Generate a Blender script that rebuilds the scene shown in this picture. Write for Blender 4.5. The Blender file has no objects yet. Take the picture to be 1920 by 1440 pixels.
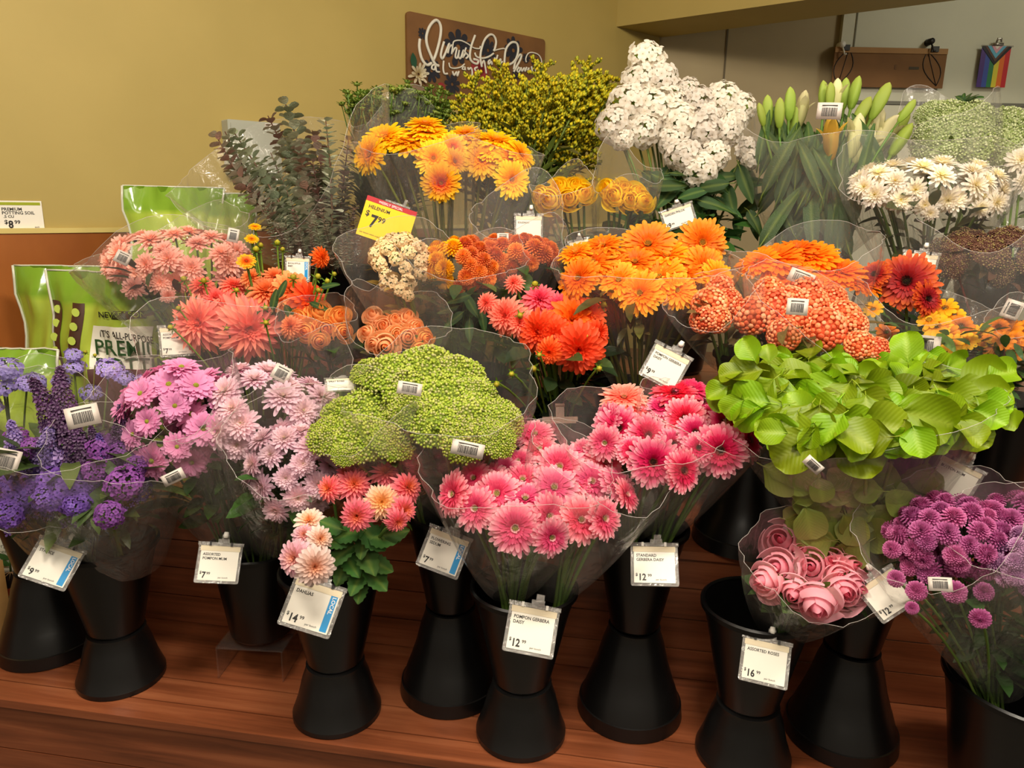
import bpy, math, random
from mathutils import Vector, Matrix
import numpy as np
R = math.radians
sc = bpy.context.scene
col = sc.collection

# ------------------------------------------------------------------ camera, world, lights, exposure
F_PX, PITCH, ROLL, CAM_H = 1400.0, R(13.8), R(1.1), 1.54
FWD = Vector((0, math.cos(PITCH), -math.sin(PITCH)))
_r0 = Vector((1, 0, 0)); _u0 = _r0.cross(FWD)
RIGHT = _r0*math.cos(ROLL) + _u0*math.sin(ROLL)
UP = -_r0*math.sin(ROLL) + _u0*math.cos(ROLL)
CAM = Vector((0, 0, CAM_H))
cd = bpy.data.cameras.new('camera'); cam = bpy.data.objects.new('camera', cd); col.objects.link(cam)
cd.sensor_width = 36; cd.lens = F_PX/1920*36; cd.clip_start = .02
cam.matrix_world = Matrix.Translation(CAM) @ Matrix((RIGHT, UP, -FWD)).transposed().to_4x4()
sc.camera = cam

w = bpy.data.worlds.new('store_ambience'); sc.world = w; w.use_nodes = True
w.node_tree.nodes['Background'].inputs[0].default_value = (1.0, .86, .66, 1)
w.node_tree.nodes['Background'].inputs[1].default_value = .28

def area(name, loc, target, size, power, colr=(1, .9, .74)):
    l = bpy.data.lights.new(name, 'AREA'); l.shape = 'RECTANGLE'; l.size, l.size_y = size; l.energy = power; l.color = colr
    o = bpy.data.objects.new(name, l); col.objects.link(o); o.location = loc
    o.rotation_euler = (Vector(target)-Vector(loc)).to_track_quat('-Z', 'Y').to_euler()
    o['kind'] = 'helper'
    return o
area('track_lamp', (-.9, .55, 2.85), (-.6, 1.7, .9), (.5, .25), 28)
area('track_lamp', (.25, .45, 2.85), (.2, 1.6, .9), (.5, .25), 32)
area('track_lamp', (1.3, .55, 2.85), (1.1, 1.7, .9), (.5, .25), 23)
area('aisle_lamp', (.2, -1.0, 2.9), (.1, 1.6, .7), (2.4, .5), 30)
area('alcove_lamp', (2.4, 2.6, 2.9), (2.0, 3.6, 1.2), (.8, .3), 15, (1, .98, .82))
sc.view_settings.view_transform = 'Standard'; sc.view_settings.look = 'None'
sc.view_settings.exposure = 0.0; sc.view_settings.gamma = 1.0; sc.view_settings.use_curve_mapping = False
sc.cycles.transparent_max_bounces = 18; sc.cycles.max_bounces = 6; sc.cycles.diffuse_bounces = 4; sc.cycles.glossy_bounces = 2; sc.cycles.transmission_bounces = 4; sc.cycles.use_adaptive_sampling = True; sc.cycles.adaptive_threshold = .15; sc.cycles.adaptive_min_samples = 20
sc.cycles.caustics_reflective = False; sc.cycles.caustics_refractive = False

# ------------------------------------------------------------------ helpers
def lin(h):
    h = h.lstrip('#'); o = []
    for i in (0, 2, 4):
        c = int(h[i:i+2], 16)/255
        o.append(c/12.92 if c <= .04045 else ((c+.055)/1.055)**2.4)
    return tuple(o)
def mixc(a, b, t):
    t = max(0, min(1, t)); return tuple(a[i]*(1-t)+b[i]*t for i in range(3))
def ray(px, py): return FWD + RIGHT*((px-960)/F_PX) - UP*((py-720)/F_PX)
def at(px, py, Y):
    d = ray(px, py); return CAM + d*(Y/d.y)
def atz(px, py, Z):
    d = ray(px, py); return CAM + d*((Z-CAM_H)/d.z)
def onplane(px, py, p0, n):
    d = ray(px, py); return CAM + d*((p0-CAM).dot(n)/d.dot(n))
def ppm(p): return F_PX/(p-CAM).dot(FWD)
def facing(p, fx, fy):
    tc = (CAM-p).normalized()
    k = math.sqrt(max(0.02, 1-fx*fx-fy*fy))
    return (tc*k + RIGHT*fx + UP*fy).normalized()
def basis(n, spin=0.0, up=None):
    n = n.normalized(); a = up or Vector((0, 0, 1))
    if abs(n.dot(a)) > .97: a = Vector((0, 1, 0))
    x = a.cross(n).normalized(); y = n.cross(x)
    m = Matrix((x, y, n)).transposed()
    return m @ Matrix.Rotation(spin, 3, 'Z')

class MB:
    def __init__(s): s.v = []; s.f = []; s.c = []; s.mi = []
    def add(s, v, f, c, mi=0):
        o = len(s.v); s.v.extend(v); s.f.extend([tuple(i+o for i in q) for q in f])
        if isinstance(c, tuple): s.c.extend([c]*len(v))
        else: s.c.extend(c)
        s.mi.extend([mi]*len(f))
    def mesh(s, name, mats, smooth=True):
        m = bpy.data.meshes.new(name); m.from_pydata([tuple(x) for x in s.v], [], s.f)
        a = m.color_attributes.new('Col', 'FLOAT_COLOR', 'POINT')
        a.data.foreach_set('color', np.array([(q[0], q[1], q[2], 1.0) for q in s.c], dtype=np.float32).ravel())
        for k in (mats if isinstance(mats, (list, tuple)) else [mats]): m.materials.append(k)
        if len(m.materials) > 1: m.polygons.foreach_set('material_index', s.mi)
        if smooth: m.polygons.foreach_set('use_smooth', [True]*len(m.polygons))
        m.update(); return m
    def box(s, c, d, colr=(1, 1, 1), M=None, mi=0):
        v = [Vector((c[0]+sx*d[0]/2, c[1]+sy*d[1]/2, c[2]+sz*d[2]/2)) for sx in (-1, 1) for sy in (-1, 1) for sz in (-1, 1)]
        if M: v = [M @ q for q in v]
        s.add(v, [(0, 1, 3, 2), (4, 6, 7, 5), (0, 4, 5, 1), (2, 3, 7, 6), (0, 2, 6, 4), (1, 5, 7, 3)], colr, mi)
    def tube(s, pts, rad, colr=(1, 1, 1), n=6, cap=True, mi=0):
        pts = [Vector(p) for p in pts]; o = len(s.v); V = []; Fs = []; C = []
        for i, p in enumerate(pts):
            t = (pts[min(i+1, len(pts)-1)]-pts[max(i-1, 0)]).normalized()
            b = basis(t); r = rad[i] if isinstance(rad, (list, tuple)) else rad
            for k in range(n):
                a = 2*math.pi*k/n; V.append(p + b @ Vector((math.cos(a)*r, math.sin(a)*r, 0)))
                C.append(colr[i] if isinstance(colr, list) else colr)
        for i in range(len(pts)-1):
            for k in range(n):
                k2 = (k+1) % n; Fs.append((i*n+k, i*n+k2, (i+1)*n+k2, (i+1)*n+k))
        if cap: Fs.append(tuple(range(n-1, -1, -1))); Fs.append(tuple((len(pts)-1)*n+k for k in range(n)))
        s.add(V, Fs, C, mi)
    def lathe(s, prof, colr=(1, 1, 1), n=40):
        V = []; Fs = []
        for r, z in prof:
            for k in range(n):
                a = 2*math.pi*k/n; V.append(Vector((r*math.cos(a), r*math.sin(a), z)))
        for i in range(len(prof)-1):
            for k in range(n):
                k2 = (k+1) % n; Fs.append((i*n+k, i*n+k2, (i+1)*n+k2, (i+1)*n+k))
        s.add(V, Fs, colr)
def link(name, mesh, parent=None, M=None, loc=None):
    o = bpy.data.objects.new(name, mesh); col.objects.link(o)
    if parent is not None: o.parent = parent
    if M is not None: o.matrix_local = M
    elif loc is not None: o.location = loc
    return o
def tag(o, label, cat, group=None):
    o['label'] = label; o['category'] = cat
    if group: o['group'] = group
    return o
def thing(name, label, cat, loc, group=None, rot=None):
    o = bpy.data.objects.new(name, None); col.objects.link(o); o.empty_display_size = .05
    if rot is not None: o.matrix_world = Matrix.Translation(loc) @ rot.to_4x4()
    else: o.location = loc
    return tag(o, label, cat, group)
def struct(name, mesh, parent=None):
    o = link(name, mesh, parent)
    if parent is None: o['kind'] = 'structure'
    return o

# ------------------------------------------------------------------ materials
def newmat(name):
    m = bpy.data.materials.new(name); m.use_nodes = True
    nt = m.node_tree; return m, nt, nt.nodes['Principled BSDF'], nt.nodes['Material Output']
def N(nt, t, **kw):
    n = nt.nodes.new(t)
    for k, v in kw.items(): setattr(n, k, v)
    return n
def plain(name, hexc, rough=.5, metal=0, spec=.5, bump=0, bscale=60, trans=0):
    m, nt, p, out = newmat(name)
    c = lin(hexc); p.inputs['Base Color'].default_value = (*c, 1); p.inputs['Roughness'].default_value = rough
    p.inputs['Metallic'].default_value = metal; p.inputs['Specular IOR Level'].default_value = spec
    tx = N(nt, 'ShaderNodeTexNoise'); tx.inputs['Scale'].default_value = bscale; tx.inputs['Detail'].default_value = 4
    co = N(nt, 'ShaderNodeTexCoord'); nt.links.new(co.outputs['Object'], tx.inputs['Vector'])
    mr = N(nt, 'ShaderNodeMapRange'); mr.inputs[3].default_value = rough*.85; mr.inputs[4].default_value = min(1, rough*1.15)
    nt.links.new(tx.outputs[0], mr.inputs[0]); nt.links.new(mr.outputs[0], p.inputs['Roughness'])
    if bump:
        b = N(nt, 'ShaderNodeBump'); b.inputs['Strength'].default_value = bump; b.inputs['Distance'].default_value = .01
        nt.links.new(tx.outputs[0], b.inputs['Height']); nt.links.new(b.outputs[0], p.inputs['Normal'])
    return m
def petalmat(name, rough=.55, transl=.3, vary=.12, spec=.3, bump=0.0, bscale=120):
    m, nt, p, out = newmat(name)
    a = N(nt, 'ShaderNodeVertexColor', layer_name='Col')
    oi = N(nt, 'ShaderNodeObjectInfo'); hs = N(nt, 'ShaderNodeHueSaturation')
    mr = N(nt, 'ShaderNodeMapRange'); mr.inputs[3].default_value = 1-vary; mr.inputs[4].default_value = 1+vary
    mh = N(nt, 'ShaderNodeMapRange'); mh.inputs[3].default_value = .5-vary*.08; mh.inputs[4].default_value = .5+vary*.08
    nt.links.new(oi.outputs['Random'], mr.inputs[0]); nt.links.new(oi.outputs['Random'], mh.inputs[0])
    nt.links.new(mr.outputs[0], hs.inputs['Value']); nt.links.new(mh.outputs[0], hs.inputs['Hue']); nt.links.new(a.outputs[0], hs.inputs['Color'])
    nt.links.new(hs.outputs[0], p.inputs['Base Color']); p.inputs['Roughness'].default_value = rough
    p.inputs['Specular IOR Level'].default_value = spec
    t = N(nt, 'ShaderNodeBsdfTranslucent'); nt.links.new(hs.outputs[0], t.inputs[0])
    mx = N(nt, 'ShaderNodeMixShader'); mx.inputs[0].default_value = transl
    nt.links.new(p.outputs[0], mx.inputs[1]); nt.links.new(t.outputs[0], mx.inputs[2]); nt.links.new(mx.outputs[0], out.inputs[0])
    if bump:
        co = N(nt, 'ShaderNodeTexCoord'); tx = N(nt, 'ShaderNodeTexNoise'); tx.inputs['Scale'].default_value = bscale
        nt.links.new(co.outputs['Object'], tx.inputs['Vector'])
        b = N(nt, 'ShaderNodeBump'); b.inputs['Strength'].default_value = bump; b.inputs['Distance'].default_value = .004
        nt.links.new(tx.outputs[0], b.inputs['Height']); nt.links.new(b.outputs[0], p.inputs['Normal'])
    return m
PETAL = petalmat('petal_tissue', .55, .38); ROSEP = petalmat('rose_petal_tissue', .5, .42, .06); LEAF = petalmat('leaf_tissue', .42, .25, .18, .5, .5, 90)
BEAD = petalmat('floret_tissue', .6, .12, .06); STEM = petalmat('stem_tissue', .5, .0, .15)
LIME = petalmat('ribbed_lime_leaf', .45, .25, .3, .4)
_nt = LIME.node_tree; _co = N(_nt, 'ShaderNodeTexCoord'); _sx = N(_nt, 'ShaderNodeSeparateXYZ'); _nt.links.new(_co.outputs['Object'], _sx.inputs[0])
_ab = N(_nt, 'ShaderNodeMath', operation='ABSOLUTE'); _nt.links.new(_sx.outputs[1], _ab.inputs[0])
_m1 = N(_nt, 'ShaderNodeMath', operation='MULTIPLY'); _m1.inputs[1].default_value = 64; _nt.links.new(_sx.outputs[0], _m1.inputs[0])
_m2 = N(_nt, 'ShaderNodeMath', operation='MULTIPLY_ADD'); _m2.inputs[1].default_value = -52; _nt.links.new(_ab.outputs[0], _m2.inputs[0]); _nt.links.new(_m1.outputs[0], _m2.inputs[2])
_sn = N(_nt, 'ShaderNodeMath', operation='SINE'); _nt.links.new(_m2.outputs[0], _sn.inputs[0])
_bp = N(_nt, 'ShaderNodeBump'); _bp.inputs['Strength'].default_value = .09; _bp.inputs['Distance'].default_value = .0025; _nt.links.new(_sn.outputs[0], _bp.inputs['Height']); _nt.links.new(_bp.outputs[0], _nt.nodes['Principled BSDF'].inputs['Normal'])
PRINT = petalmat('printed_surface', .45, 0, 0, .4)
GLOSSPRINT = petalmat('glossy_printed_film', .16, 0, 0, .6, .25, 16)

def cellomat(name, tint=(.985, .98, .97), milky=.05, gain=1.0):
    m, nt, p, out = newmat(name); nt.nodes.remove(p)
    co = N(nt, 'ShaderNodeTexCoord'); mp = N(nt, 'ShaderNodeMapping'); mp.inputs['Scale'].default_value = (1, 1, .35)
    tx = N(nt, 'ShaderNodeTexNoise'); tx.inputs['Scale'].default_value = 22; tx.inputs['Detail'].default_value = 5; tx.inputs['Distortion'].default_value = 1.2
    nt.links.new(co.outputs['Object'], mp.inputs[0]); nt.links.new(mp.outputs[0], tx.inputs['Vector'])
    b = N(nt, 'ShaderNodeBump'); b.inputs['Strength'].default_value = .8; b.inputs['Distance'].default_value = .02
    nt.links.new(tx.outputs[0], b.inputs['Height'])
    tr = N(nt, 'ShaderNodeBsdfTransparent'); tr.inputs[0].default_value = (*tint, 1)
    gl = N(nt, 'ShaderNodeBsdfGlossy'); gl.inputs['Roughness'].default_value = .1; nt.links.new(b.outputs[0], gl.inputs['Normal'])
    fr = N(nt, 'ShaderNodeLayerWeight'); fr.inputs[0].default_value = .5; nt.links.new(b.outputs[0], fr.inputs['Normal'])
    pw_ = N(nt, 'ShaderNodeMath', operation='POWER'); pw_.inputs[1].default_value = 3.5; nt.links.new(fr.outputs['Facing'], pw_.inputs[0])
    mu = N(nt, 'ShaderNodeMath', operation='MULTIPLY_ADD', use_clamp=True); mu.inputs[1].default_value = .55*gain; mu.inputs[2].default_value = .06*gain; nt.links.new(pw_.outputs[0], mu.inputs[0])
    mx = N(nt, 'ShaderNodeMixShader'); nt.links.new(mu.outputs[0], mx.inputs[0]); nt.links.new(tr.outputs[0], mx.inputs[1]); nt.links.new(gl.outputs[0], mx.inputs[2])
    ad = N(nt, 'ShaderNodeBsdfDiffuse'); ad.inputs[0].default_value = (.95, .9, .85, 1)
    m2 = N(nt, 'ShaderNodeMixShader'); m2.inputs[0].default_value = milky
    nt.links.new(mx.outputs[0], m2.inputs[1]); nt.links.new(ad.outputs[0], m2.inputs[2]); nt.links.new(m2.outputs[0], out.inputs[0])
    return m
CELLO = cellomat('cellophane_film'); ACRYLIC = cellomat('clear_acrylic', (.965, .96, .95), .015, .7)
FILMEDGE = cellomat('film_edge', (.9, .88, .86), .3, 1.5)
CLEARP = cellomat('clear_rigid_plastic', (.8, .79, .77), .14, 1.4)

def woodmat(name, c0, c1, c2, rough=.32, scale=1.0):
    m, nt, p, out = newmat(name)
    co = N(nt, 'ShaderNodeTexCoord'); oi = N(nt, 'ShaderNodeObjectInfo')
    cb = N(nt, 'ShaderNodeVectorMath', operation='ADD'); nt.links.new(co.outputs['Object'], cb.inputs[0]); nt.links.new(oi.outputs['Location'], cb.inputs[1])
    mp = N(nt, 'ShaderNodeMapping'); mp.inputs['Scale'].default_value = (1.3*scale, 26*scale, 26*scale)
    nt.links.new(cb.outputs[0], mp.inputs[0])
    t1 = N(nt, 'ShaderNodeTexNoise'); t1.inputs['Scale'].default_value = 1.6; t1.inputs['Detail'].default_value = 8; t1.inputs['Roughness'].default_value = .62; t1.inputs['Distortion'].default_value = .5
    nt.links.new(mp.outputs[0], t1.inputs['Vector'])
    mp2 = N(nt, 'ShaderNodeMapping'); mp2.inputs['Scale'].default_value = (.8, 5, 5); nt.links.new(cb.outputs[0], mp2.inputs[0])
    t2 = N(nt, 'ShaderNodeTexNoise'); t2.inputs['Scale'].default_value = 2; t2.inputs['Detail'].default_value = 3; nt.links.new(mp2.outputs[0], t2.inputs['Vector'])
    r = N(nt, 'ShaderNodeValToRGB'); e = r.color_ramp.elements
    e[0].position = .28; e[0].color = (*lin(c0), 1); e[1].position = .72; e[1].color = (*lin(c2), 1)
    k = e.new(.5); k.color = (*lin(c1), 1)
    mx = N(nt, 'ShaderNodeMix', data_type='FLOAT'); mx.inputs[0].default_value = .4
    nt.links.new(t1.outputs[0], mx.inputs[2]); nt.links.new(t2.outputs[0], mx.inputs[3]); nt.links.new(mx.outputs[0], r.inputs[0])
    nt.links.new(r.outputs[0], p.inputs['Base Color']); p.inputs['Roughness'].default_value = rough
    b = N(nt, 'ShaderNodeBump'); b.inputs['Strength'].default_value = .12; b.inputs['Distance'].default_value = .002
    nt.links.new(t1.outputs[0], b.inputs['Height']); nt.links.new(b.outputs[0], p.inputs['Normal'])
    return m
WOOD = woodmat('reddish_wood_laminate', '#4a2412', '#86492c', '#aa6844')
def mottled(name, c0, c1, scale, rough, detail=6, bump=.05, stretch=(1, 1, 1)):
    m, nt, p, out = newmat(name)
    co = N(nt, 'ShaderNodeTexCoord'); mp = N(nt, 'ShaderNodeMapping'); mp.inputs['Scale'].default_value = stretch
    nt.links.new(co.outputs['Object'], mp.inputs[0])
    t = N(nt, 'ShaderNodeTexNoise'); t.inputs['Scale'].default_value = scale; t.inputs['Detail'].default_value = detail
    nt.links.new(mp.outputs[0], t.inputs['Vector'])
    r = N(nt, 'ShaderNodeValToRGB'); r.color_ramp.elements[0].position = .3; r.color_ramp.elements[1].position = .7
    r.color_ramp.elements[0].color = (*lin(c0), 1); r.color_ramp.elements[1].color = (*lin(c1), 1)
    nt.links.new(t.outputs[0], r.inputs[0]); nt.links.new(r.outputs[0], p.inputs['Base Color']); p.inputs['Roughness'].default_value = rough
    b = N(nt, 'ShaderNodeBump'); b.inputs['Strength'].default_value = bump; b.inputs['Distance'].default_value = .005
    nt.links.new(t.outputs[0], b.inputs['Height']); nt.links.new(b.outputs[0], p.inputs['Normal'])
    return m
YELLOW = mottled('yellow_painted_wall', '#a89350', '#b09a56', 3, .6)
WAINS = mottled('rust_brown_wainscot_panel', '#7a3f14', '#a8632a', 4, .35, 8, .05, (1, 1, .45))
BEIGE = mottled('beige_painted_panel', '#9c8a66', '#a8966f', 2.5, .6)
WHITEW = mottled('pale_painted_wall', '#c6c4ae', '#d0ceb8', 2.5, .55)
CARD = mottled('brown_cardboard', '#74502c', '#845c34', 6, .8)
SIGNW = mottled('rust_brown_sign_board', '#5c3d20', '#84592e', 4, .55, 6)
BLACKP = plain('black_bucket_plastic', '#070606', .3, 0, .4, .02, 30); FOOTP = plain('black_foot_plastic', '#0f0e0e', .34, 0, .5, .02, 30)  # foot plastic is a slightly greyer black than the vessel
FLOORM = mottled('grey_store_floor', '#6d655a', '#7d7468', 5, .4)
CEILM = plain('white_ceiling_tile', '#d9d2c2', .8)
GREYBOX = plain('grey_painted_metal', '#a7a89a', .5)
WHITEP = plain('white_plastic', '#e9e4da', .4); METAL = plain('bright_metal', '#b8b4ac', .3, 1)
PAPER = plain('white_card_stock', '#efe9dc', .35, 0, .5); CREAM = plain('cream_card_strip', '#e2d3b4', .5)
INK = plain('black_ink', '#1a1614', .5); BLUE = plain('blue_print', '#0f8fd0', .4); WHITEINK = plain('white_ink', '#f2f2f0', .5)
YCARD = plain('yellow_sale_card', '#f2c60a', .35); REDINK = plain('red_print', '#b01722', .4)
CHALK = plain('white_chalk_paint', '#d8d3c4', .7); NAVY = plain('navy_paint', '#1b1c28', .6); LABELP = plain('barcode_label_paper', '#cabfb6', .5)
SILVER = plain('silver_seam_film', '#c9c8b6', .25)

# ------------------------------------------------------------------ the setting
W0 = Vector((-1.55, 2.0, 0)); WD = Vector((.752, .659, 0)).normalized(); WN = Vector((WD.y, -WD.x, 0))   # yellow wall line, normal to the room
def wl(t, z, off=0): return W0 + WD*t + WN*off + Vector((0, 0, z))
def quadslab(name, a, b, z0, z1, nrm, th, mat, parent=None):
    m = MB(); q = [Vector((a.x, a.y, z0)), Vector((b.x, b.y, z0)), Vector((b.x, b.y, z1)), Vector((a.x, a.y, z1))]
    v = q + [p - nrm*th for p in q]
    m.add(v, [(0, 1, 2, 3), (7, 6, 5, 4), (0, 4, 5, 1), (1, 5, 6, 2), (2, 6, 7, 3), (3, 7, 4, 0)], (1, 1, 1))
    return struct(name, m.mesh(name, mat, False), parent)
CEIL = 3.05
T_END = 2.98
quadslab('wall_left', wl(-3.2, 0), wl(T_END, 0), 0, CEIL, WN, .1, YELLOW)
WZ = 1.425
ws = quadslab('trim_1', wl(-3.2, 0, .012), wl(1.6, 0, .012), 0, WZ, WN, .012, WAINS); 
quadslab('trim_2', wl(-3.2, 0, .016), wl(T_END, 0, .016), WZ, WZ+.014, WN, .016, plain('pale_yellow_trim', '#d0bb70', .5))
pend = wl(T_END, 0)
back = Vector((0, -1, 0))
xw = at(1570, 100, pend.y).x
quadslab('wall_back', Vector((pend.x-.1, pend.y, 0)), Vector((4.6, pend.y, 0)), 0, CEIL, back, .1, BEIGE)
for pxs in (1361,):
    p = at(pxs, 100, pend.y-.003); quadslab('trim_3', Vector((p.x-.004, pend.y-.004, 0)), Vector((p.x+.004, pend.y-.004, 0)), 1.0, 2.45, back, .006, plain('dark_panel_joint', '#5e5138', .7))
quadslab('wall_right', Vector((xw, pend.y-.03, 0)), Vector((4.6, pend.y-.03, 0)), 0, CEIL, back, .04, WHITEW)
p = at(1602, 80, pend.y-.034); quadslab('trim_4', Vector((p.x-.003, pend.y-.034, 0)), Vector((p.x+.003, pend.y-.034, 0)), 2.13, CEIL, back, .006, plain('grey_panel_joint', '#77745f', .7))
zr = at(1800, 194, pend.y-.04).z
quadslab('trim_5', Vector((xw, pend.y-.05, 0)), Vector((4.6, pend.y-.05, 0)), zr-.012, zr+.004, back, .02, plain('grey_ledge', '#6f6d60', .6))
quadslab('trim_6', Vector((xw, pend.y-.045, 0)), Vector((4.6, pend.y-.045, 0)), .3, zr-.014, back, .012, plain('white_lower_panel', '#cfccb6', .5))
# soffit beam over the alcove
ct = None
for k in range(400):
    t = 2.2+k*.003
    q = wl(t, 2.3)
    v = q-CAM; px = 960+F_PX*v.dot(RIGHT)/v.dot(FWD)
    if px >= 1155: ct = t; break
cp = wl(ct, 0); sz = at(1155, 50, cp.y).z
SD = Vector((WD.y, -WD.x, 0)) # perpendicular to the yellow wall, towards the room
SD = Vector((.79, -.61, 0)).normalized(); SB = Vector((.61, .79, 0)).normalized()
m = MB(); a = Vector((cp.x, cp.y, 0))-SB*0; b = a+SD*3.4
q = [a-SD*.05, b, b+SB*.32, a+SB*.32-SD*.05]
v = [Vector((k.x, k.y, sz)) for k in q]+[Vector((k.x, k.y, CEIL)) for k in q]
m.add(v, [(3, 2, 1, 0), (4, 5, 6, 7), (0, 1, 5, 4), (1, 2, 6, 5), (2, 3, 7, 6), (3, 0, 4, 7)], (1, 1, 1))
struct('wall_soffit', m.mesh('wall_soffit', YELLOW, False))
m = MB(); m.box((0, 1, -.05), (10, 9, .1)); struct('floor', m.mesh('floor', FLOORM, False))
m = MB(); m.box((0, 1, CEIL+.05), (10, 9, .1)); struct('ceiling', m.mesh('ceiling', CEILM, False))

# display stand: three steps of planks, running at 9 degrees to the picture
A9 = R(9.02); U = Vector((math.cos(A9), -math.sin(A9), 0)); NB = Vector((math.sin(A9), math.cos(A9), 0))
Z1, Z2, Z3 = .50, .82, 1.10
S0, S1, S2, S3 = 1.182, 1.508, 1.83, 2.30
def su(s, u): return NB*s + U*u
def u_wall(s):   # u where the line s meets the yellow wall
    t = (s - W0.dot(NB))/WD.dot(NB); return (W0+WD*t).dot(U)
stand = thing('display_stand', 'stepped display stand of reddish wood planks under the flower buckets', 'display stand', (0, 0, 0))
def plank(s0, s1, z0, z1, u1=2.2, gap=.0015):
    ul0, ul1 = max(-2.3, u_wall(s0)+.03), max(-2.3, u_wall(s1)+.03)
    c = [su(s0+gap, ul0), su(s0+gap, u1), su(s1-gap, u1), su(s1-gap, ul1)]
    ctr = su((s0+s1)/2, 0)+Vector((0, 0, (z0+z1)/2))
    Mi = Matrix.Rotation(A9, 3, 'Z')
    v = [Mi @ (Vector((k.x, k.y, z0+gap))-ctr) for k in c]+[Mi @ (Vector((k.x, k.y, z1-gap*(0 if s1-s0 > .05 else 1)))-ctr) for k in c]
    m = MB(); m.add(v, [(3, 2, 1, 0), (4, 5, 6, 7), (0, 1, 5, 4), (1, 2, 6, 5), (2, 3, 7, 6), (3, 0, 4, 7)], (1, 1, 1))
    o = link('plank', m.mesh('plank', WOOD, False), stand); o.matrix_local = Matrix.Translation(ctr) @ Matrix.Rotation(-A9, 4, 'Z')
for (sa, sb, z, n) in ((S0, S1, Z1, [.055, .13, 1]), (S1, S2, Z2, [.055, .13, 1]), (S2, S3, Z3, [.055, .2, 1])):
    cuts = [sa-.004]+[sa+k for k in n[:-1]]+[sb+.02]
    for i in range(len(cuts)-1): plank(cuts[i], cuts[i+1], z-.02, z)
for (s, z0, z1, n) in ((S0+.012, .02, Z1-.021, 4), (S1+.012, Z1+.001, Z2-.021, 4), (S2+.012, Z2+.001, Z3-.021, 3)):
    for i in range(n):
        h = (z1-z0)/n; plank(s, s+.016, z0+h*i, z0+h*(i+1))

# ------------------------------------------------------------------ flower templates (unit radius, facing +Z)
rnd = random.Random(7)
PROF = {'oblong': [(0, .35), (.35, .8), (.75, 1), (.93, .72), (1, .22)],
        'point': [(0, .35), (.3, .85), (.6, 1), (.85, .55), (1, .04)],
        'spoon': [(0, .5), (.3, .8), (.65, 1), (.88, .8), (1, .3)],
        'leaf': [(0, .12), (.25, .8), (.5, 1), (.78, .68), (1, .04)],
        'round': [(0, .2), (.22, .85), (.5, 1.05), (.8, .85), (1, .25)]}
def petal(m, az, r0, z0, L, W, elev, curl, cup, shape, cfn, jit=.12, cols=3):
    pr = PROF[shape]; L *= 1+rnd.uniform(-jit, jit); elev += rnd.uniform(-jit, jit)*.6; az += rnd.uniform(-jit, jit)*.5
    x, z = r0, z0; pt = 0; V = []; C = []; tw = rnd.uniform(-jit, jit)*1.2
    ca, sa = math.cos(az), math.sin(az)
    for t, wd in pr:
        th = elev+curl*t; x += math.cos(th)*L*(t-pt); z += math.sin(th)*L*(t-pt); pt = t
        for j in range(cols):
            s = (j/(cols-1))*2-1; y = s*W*wd*.5
            up = cup*abs(s)*W*wd*.5 + tw*y*t
            px_, pz_ = x-math.sin(th)*up, z+math.cos(th)*up
            V.append(Vector((px_*ca-y*sa, px_*sa+y*ca, pz_))); C.append(cfn(t, s))
    k = cols
    m.add(V, [(i*k+j, i*k+j+1, (i+1)*k+j+1, (i+1)*k+j) for i in range(len(pr)-1) for j in range(k-1)], C)
ICO_V = None
def _ico():
    import bmesh
    b = bmesh.new(); bmesh.ops.create_icosphere(b, subdivisions=1, radius=1)
    V = [v.co.copy() for v in b.verts]; Fc = [tuple(q.index for q in f.verts) for f in b.faces]; b.free(); return V, Fc
ICO_V, ICO_F = _ico()
OCT_V = [Vector(q) for q in ((1, 0, 0), (-1, 0, 0), (0, 1, 0), (0, -1, 0), (0, 0, 1), (0, 0, -1))]
OCT_F = [(0, 2, 4), (2, 1, 4), (1, 3, 4), (3, 0, 4), (2, 0, 5), (1, 2, 5), (3, 1, 5), (0, 3, 5)]
def bead(m, p, r, c, big=True, sz=1.0):
    V, Fs = (ICO_V, ICO_F) if big else (OCT_V, OCT_F)
    m.add([Vector((p[0]+q.x*r, p[1]+q.y*r, p[2]+q.z*r*sz)) for q in V], Fs, c)
def ramp(*st):
    st = [(a, lin(c)) for a, c in st]
    def f(t):
        if t <= st[0][0]: return st[0][1]
        for (a, c), (b, d) in zip(st, st[1:]):
            if t <= b: return mixc(c, d, (t-a)/(b-a))
        return st[-1][1]
    return f
def gerbera(name, rp, centre, ringc, n=30, double=True, inner=None):
    out = []; irp = inner or rp
    for v in range(3):
        m = MB(); f = lambda t, s: rp(.25+.75*t)
        for k in range(n): petal(m, 2*math.pi*k/n, .16, 0, .84, .19, R(rnd.uniform(2, 12)), -.25, .25, 'oblong', f)
        for k in range(n): petal(m, 2*math.pi*(k+.5)/n, .15, .03, .72, .17, R(rnd.uniform(12, 22)), -.3, .25, 'oblong', f)
        if double:
            g = lambda t, s: irp(.12+.55*t)
            for k in range(n): petal(m, 2*math.pi*(k+.3)/n, .14, .05, .46, .11, R(rnd.uniform(24, 36)), -.3, .2, 'oblong', g)
            for k in range(26): petal(m, 2*math.pi*k/26, .13, .06, .26, .07, R(rnd.uniform(35, 50)), -.2, .1, 'oblong', lambda t, s: irp(.02+.6*t))
        for k in range(20): petal(m, 2*math.pi*k/20, .1, .07, .13, .05, R(rnd.uniform(50, 75)), 0, 0, 'oblong', lambda t, s: ringc)
        for k in range(26):
            r = .11*math.sqrt(k/26); a = 2.4*k; bead(m, (r*math.cos(a), r*math.sin(a), .09-.3*r*r), .026, mixc(centre, ringc, .2*(k % 3)), False)
        m.tube([(0, 0, -.16), (0, 0, -.02)], [.07, .2], lin('#5d6b25'), 8)
        out.append(m.mesh(name, PETAL))
    return out
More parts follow.
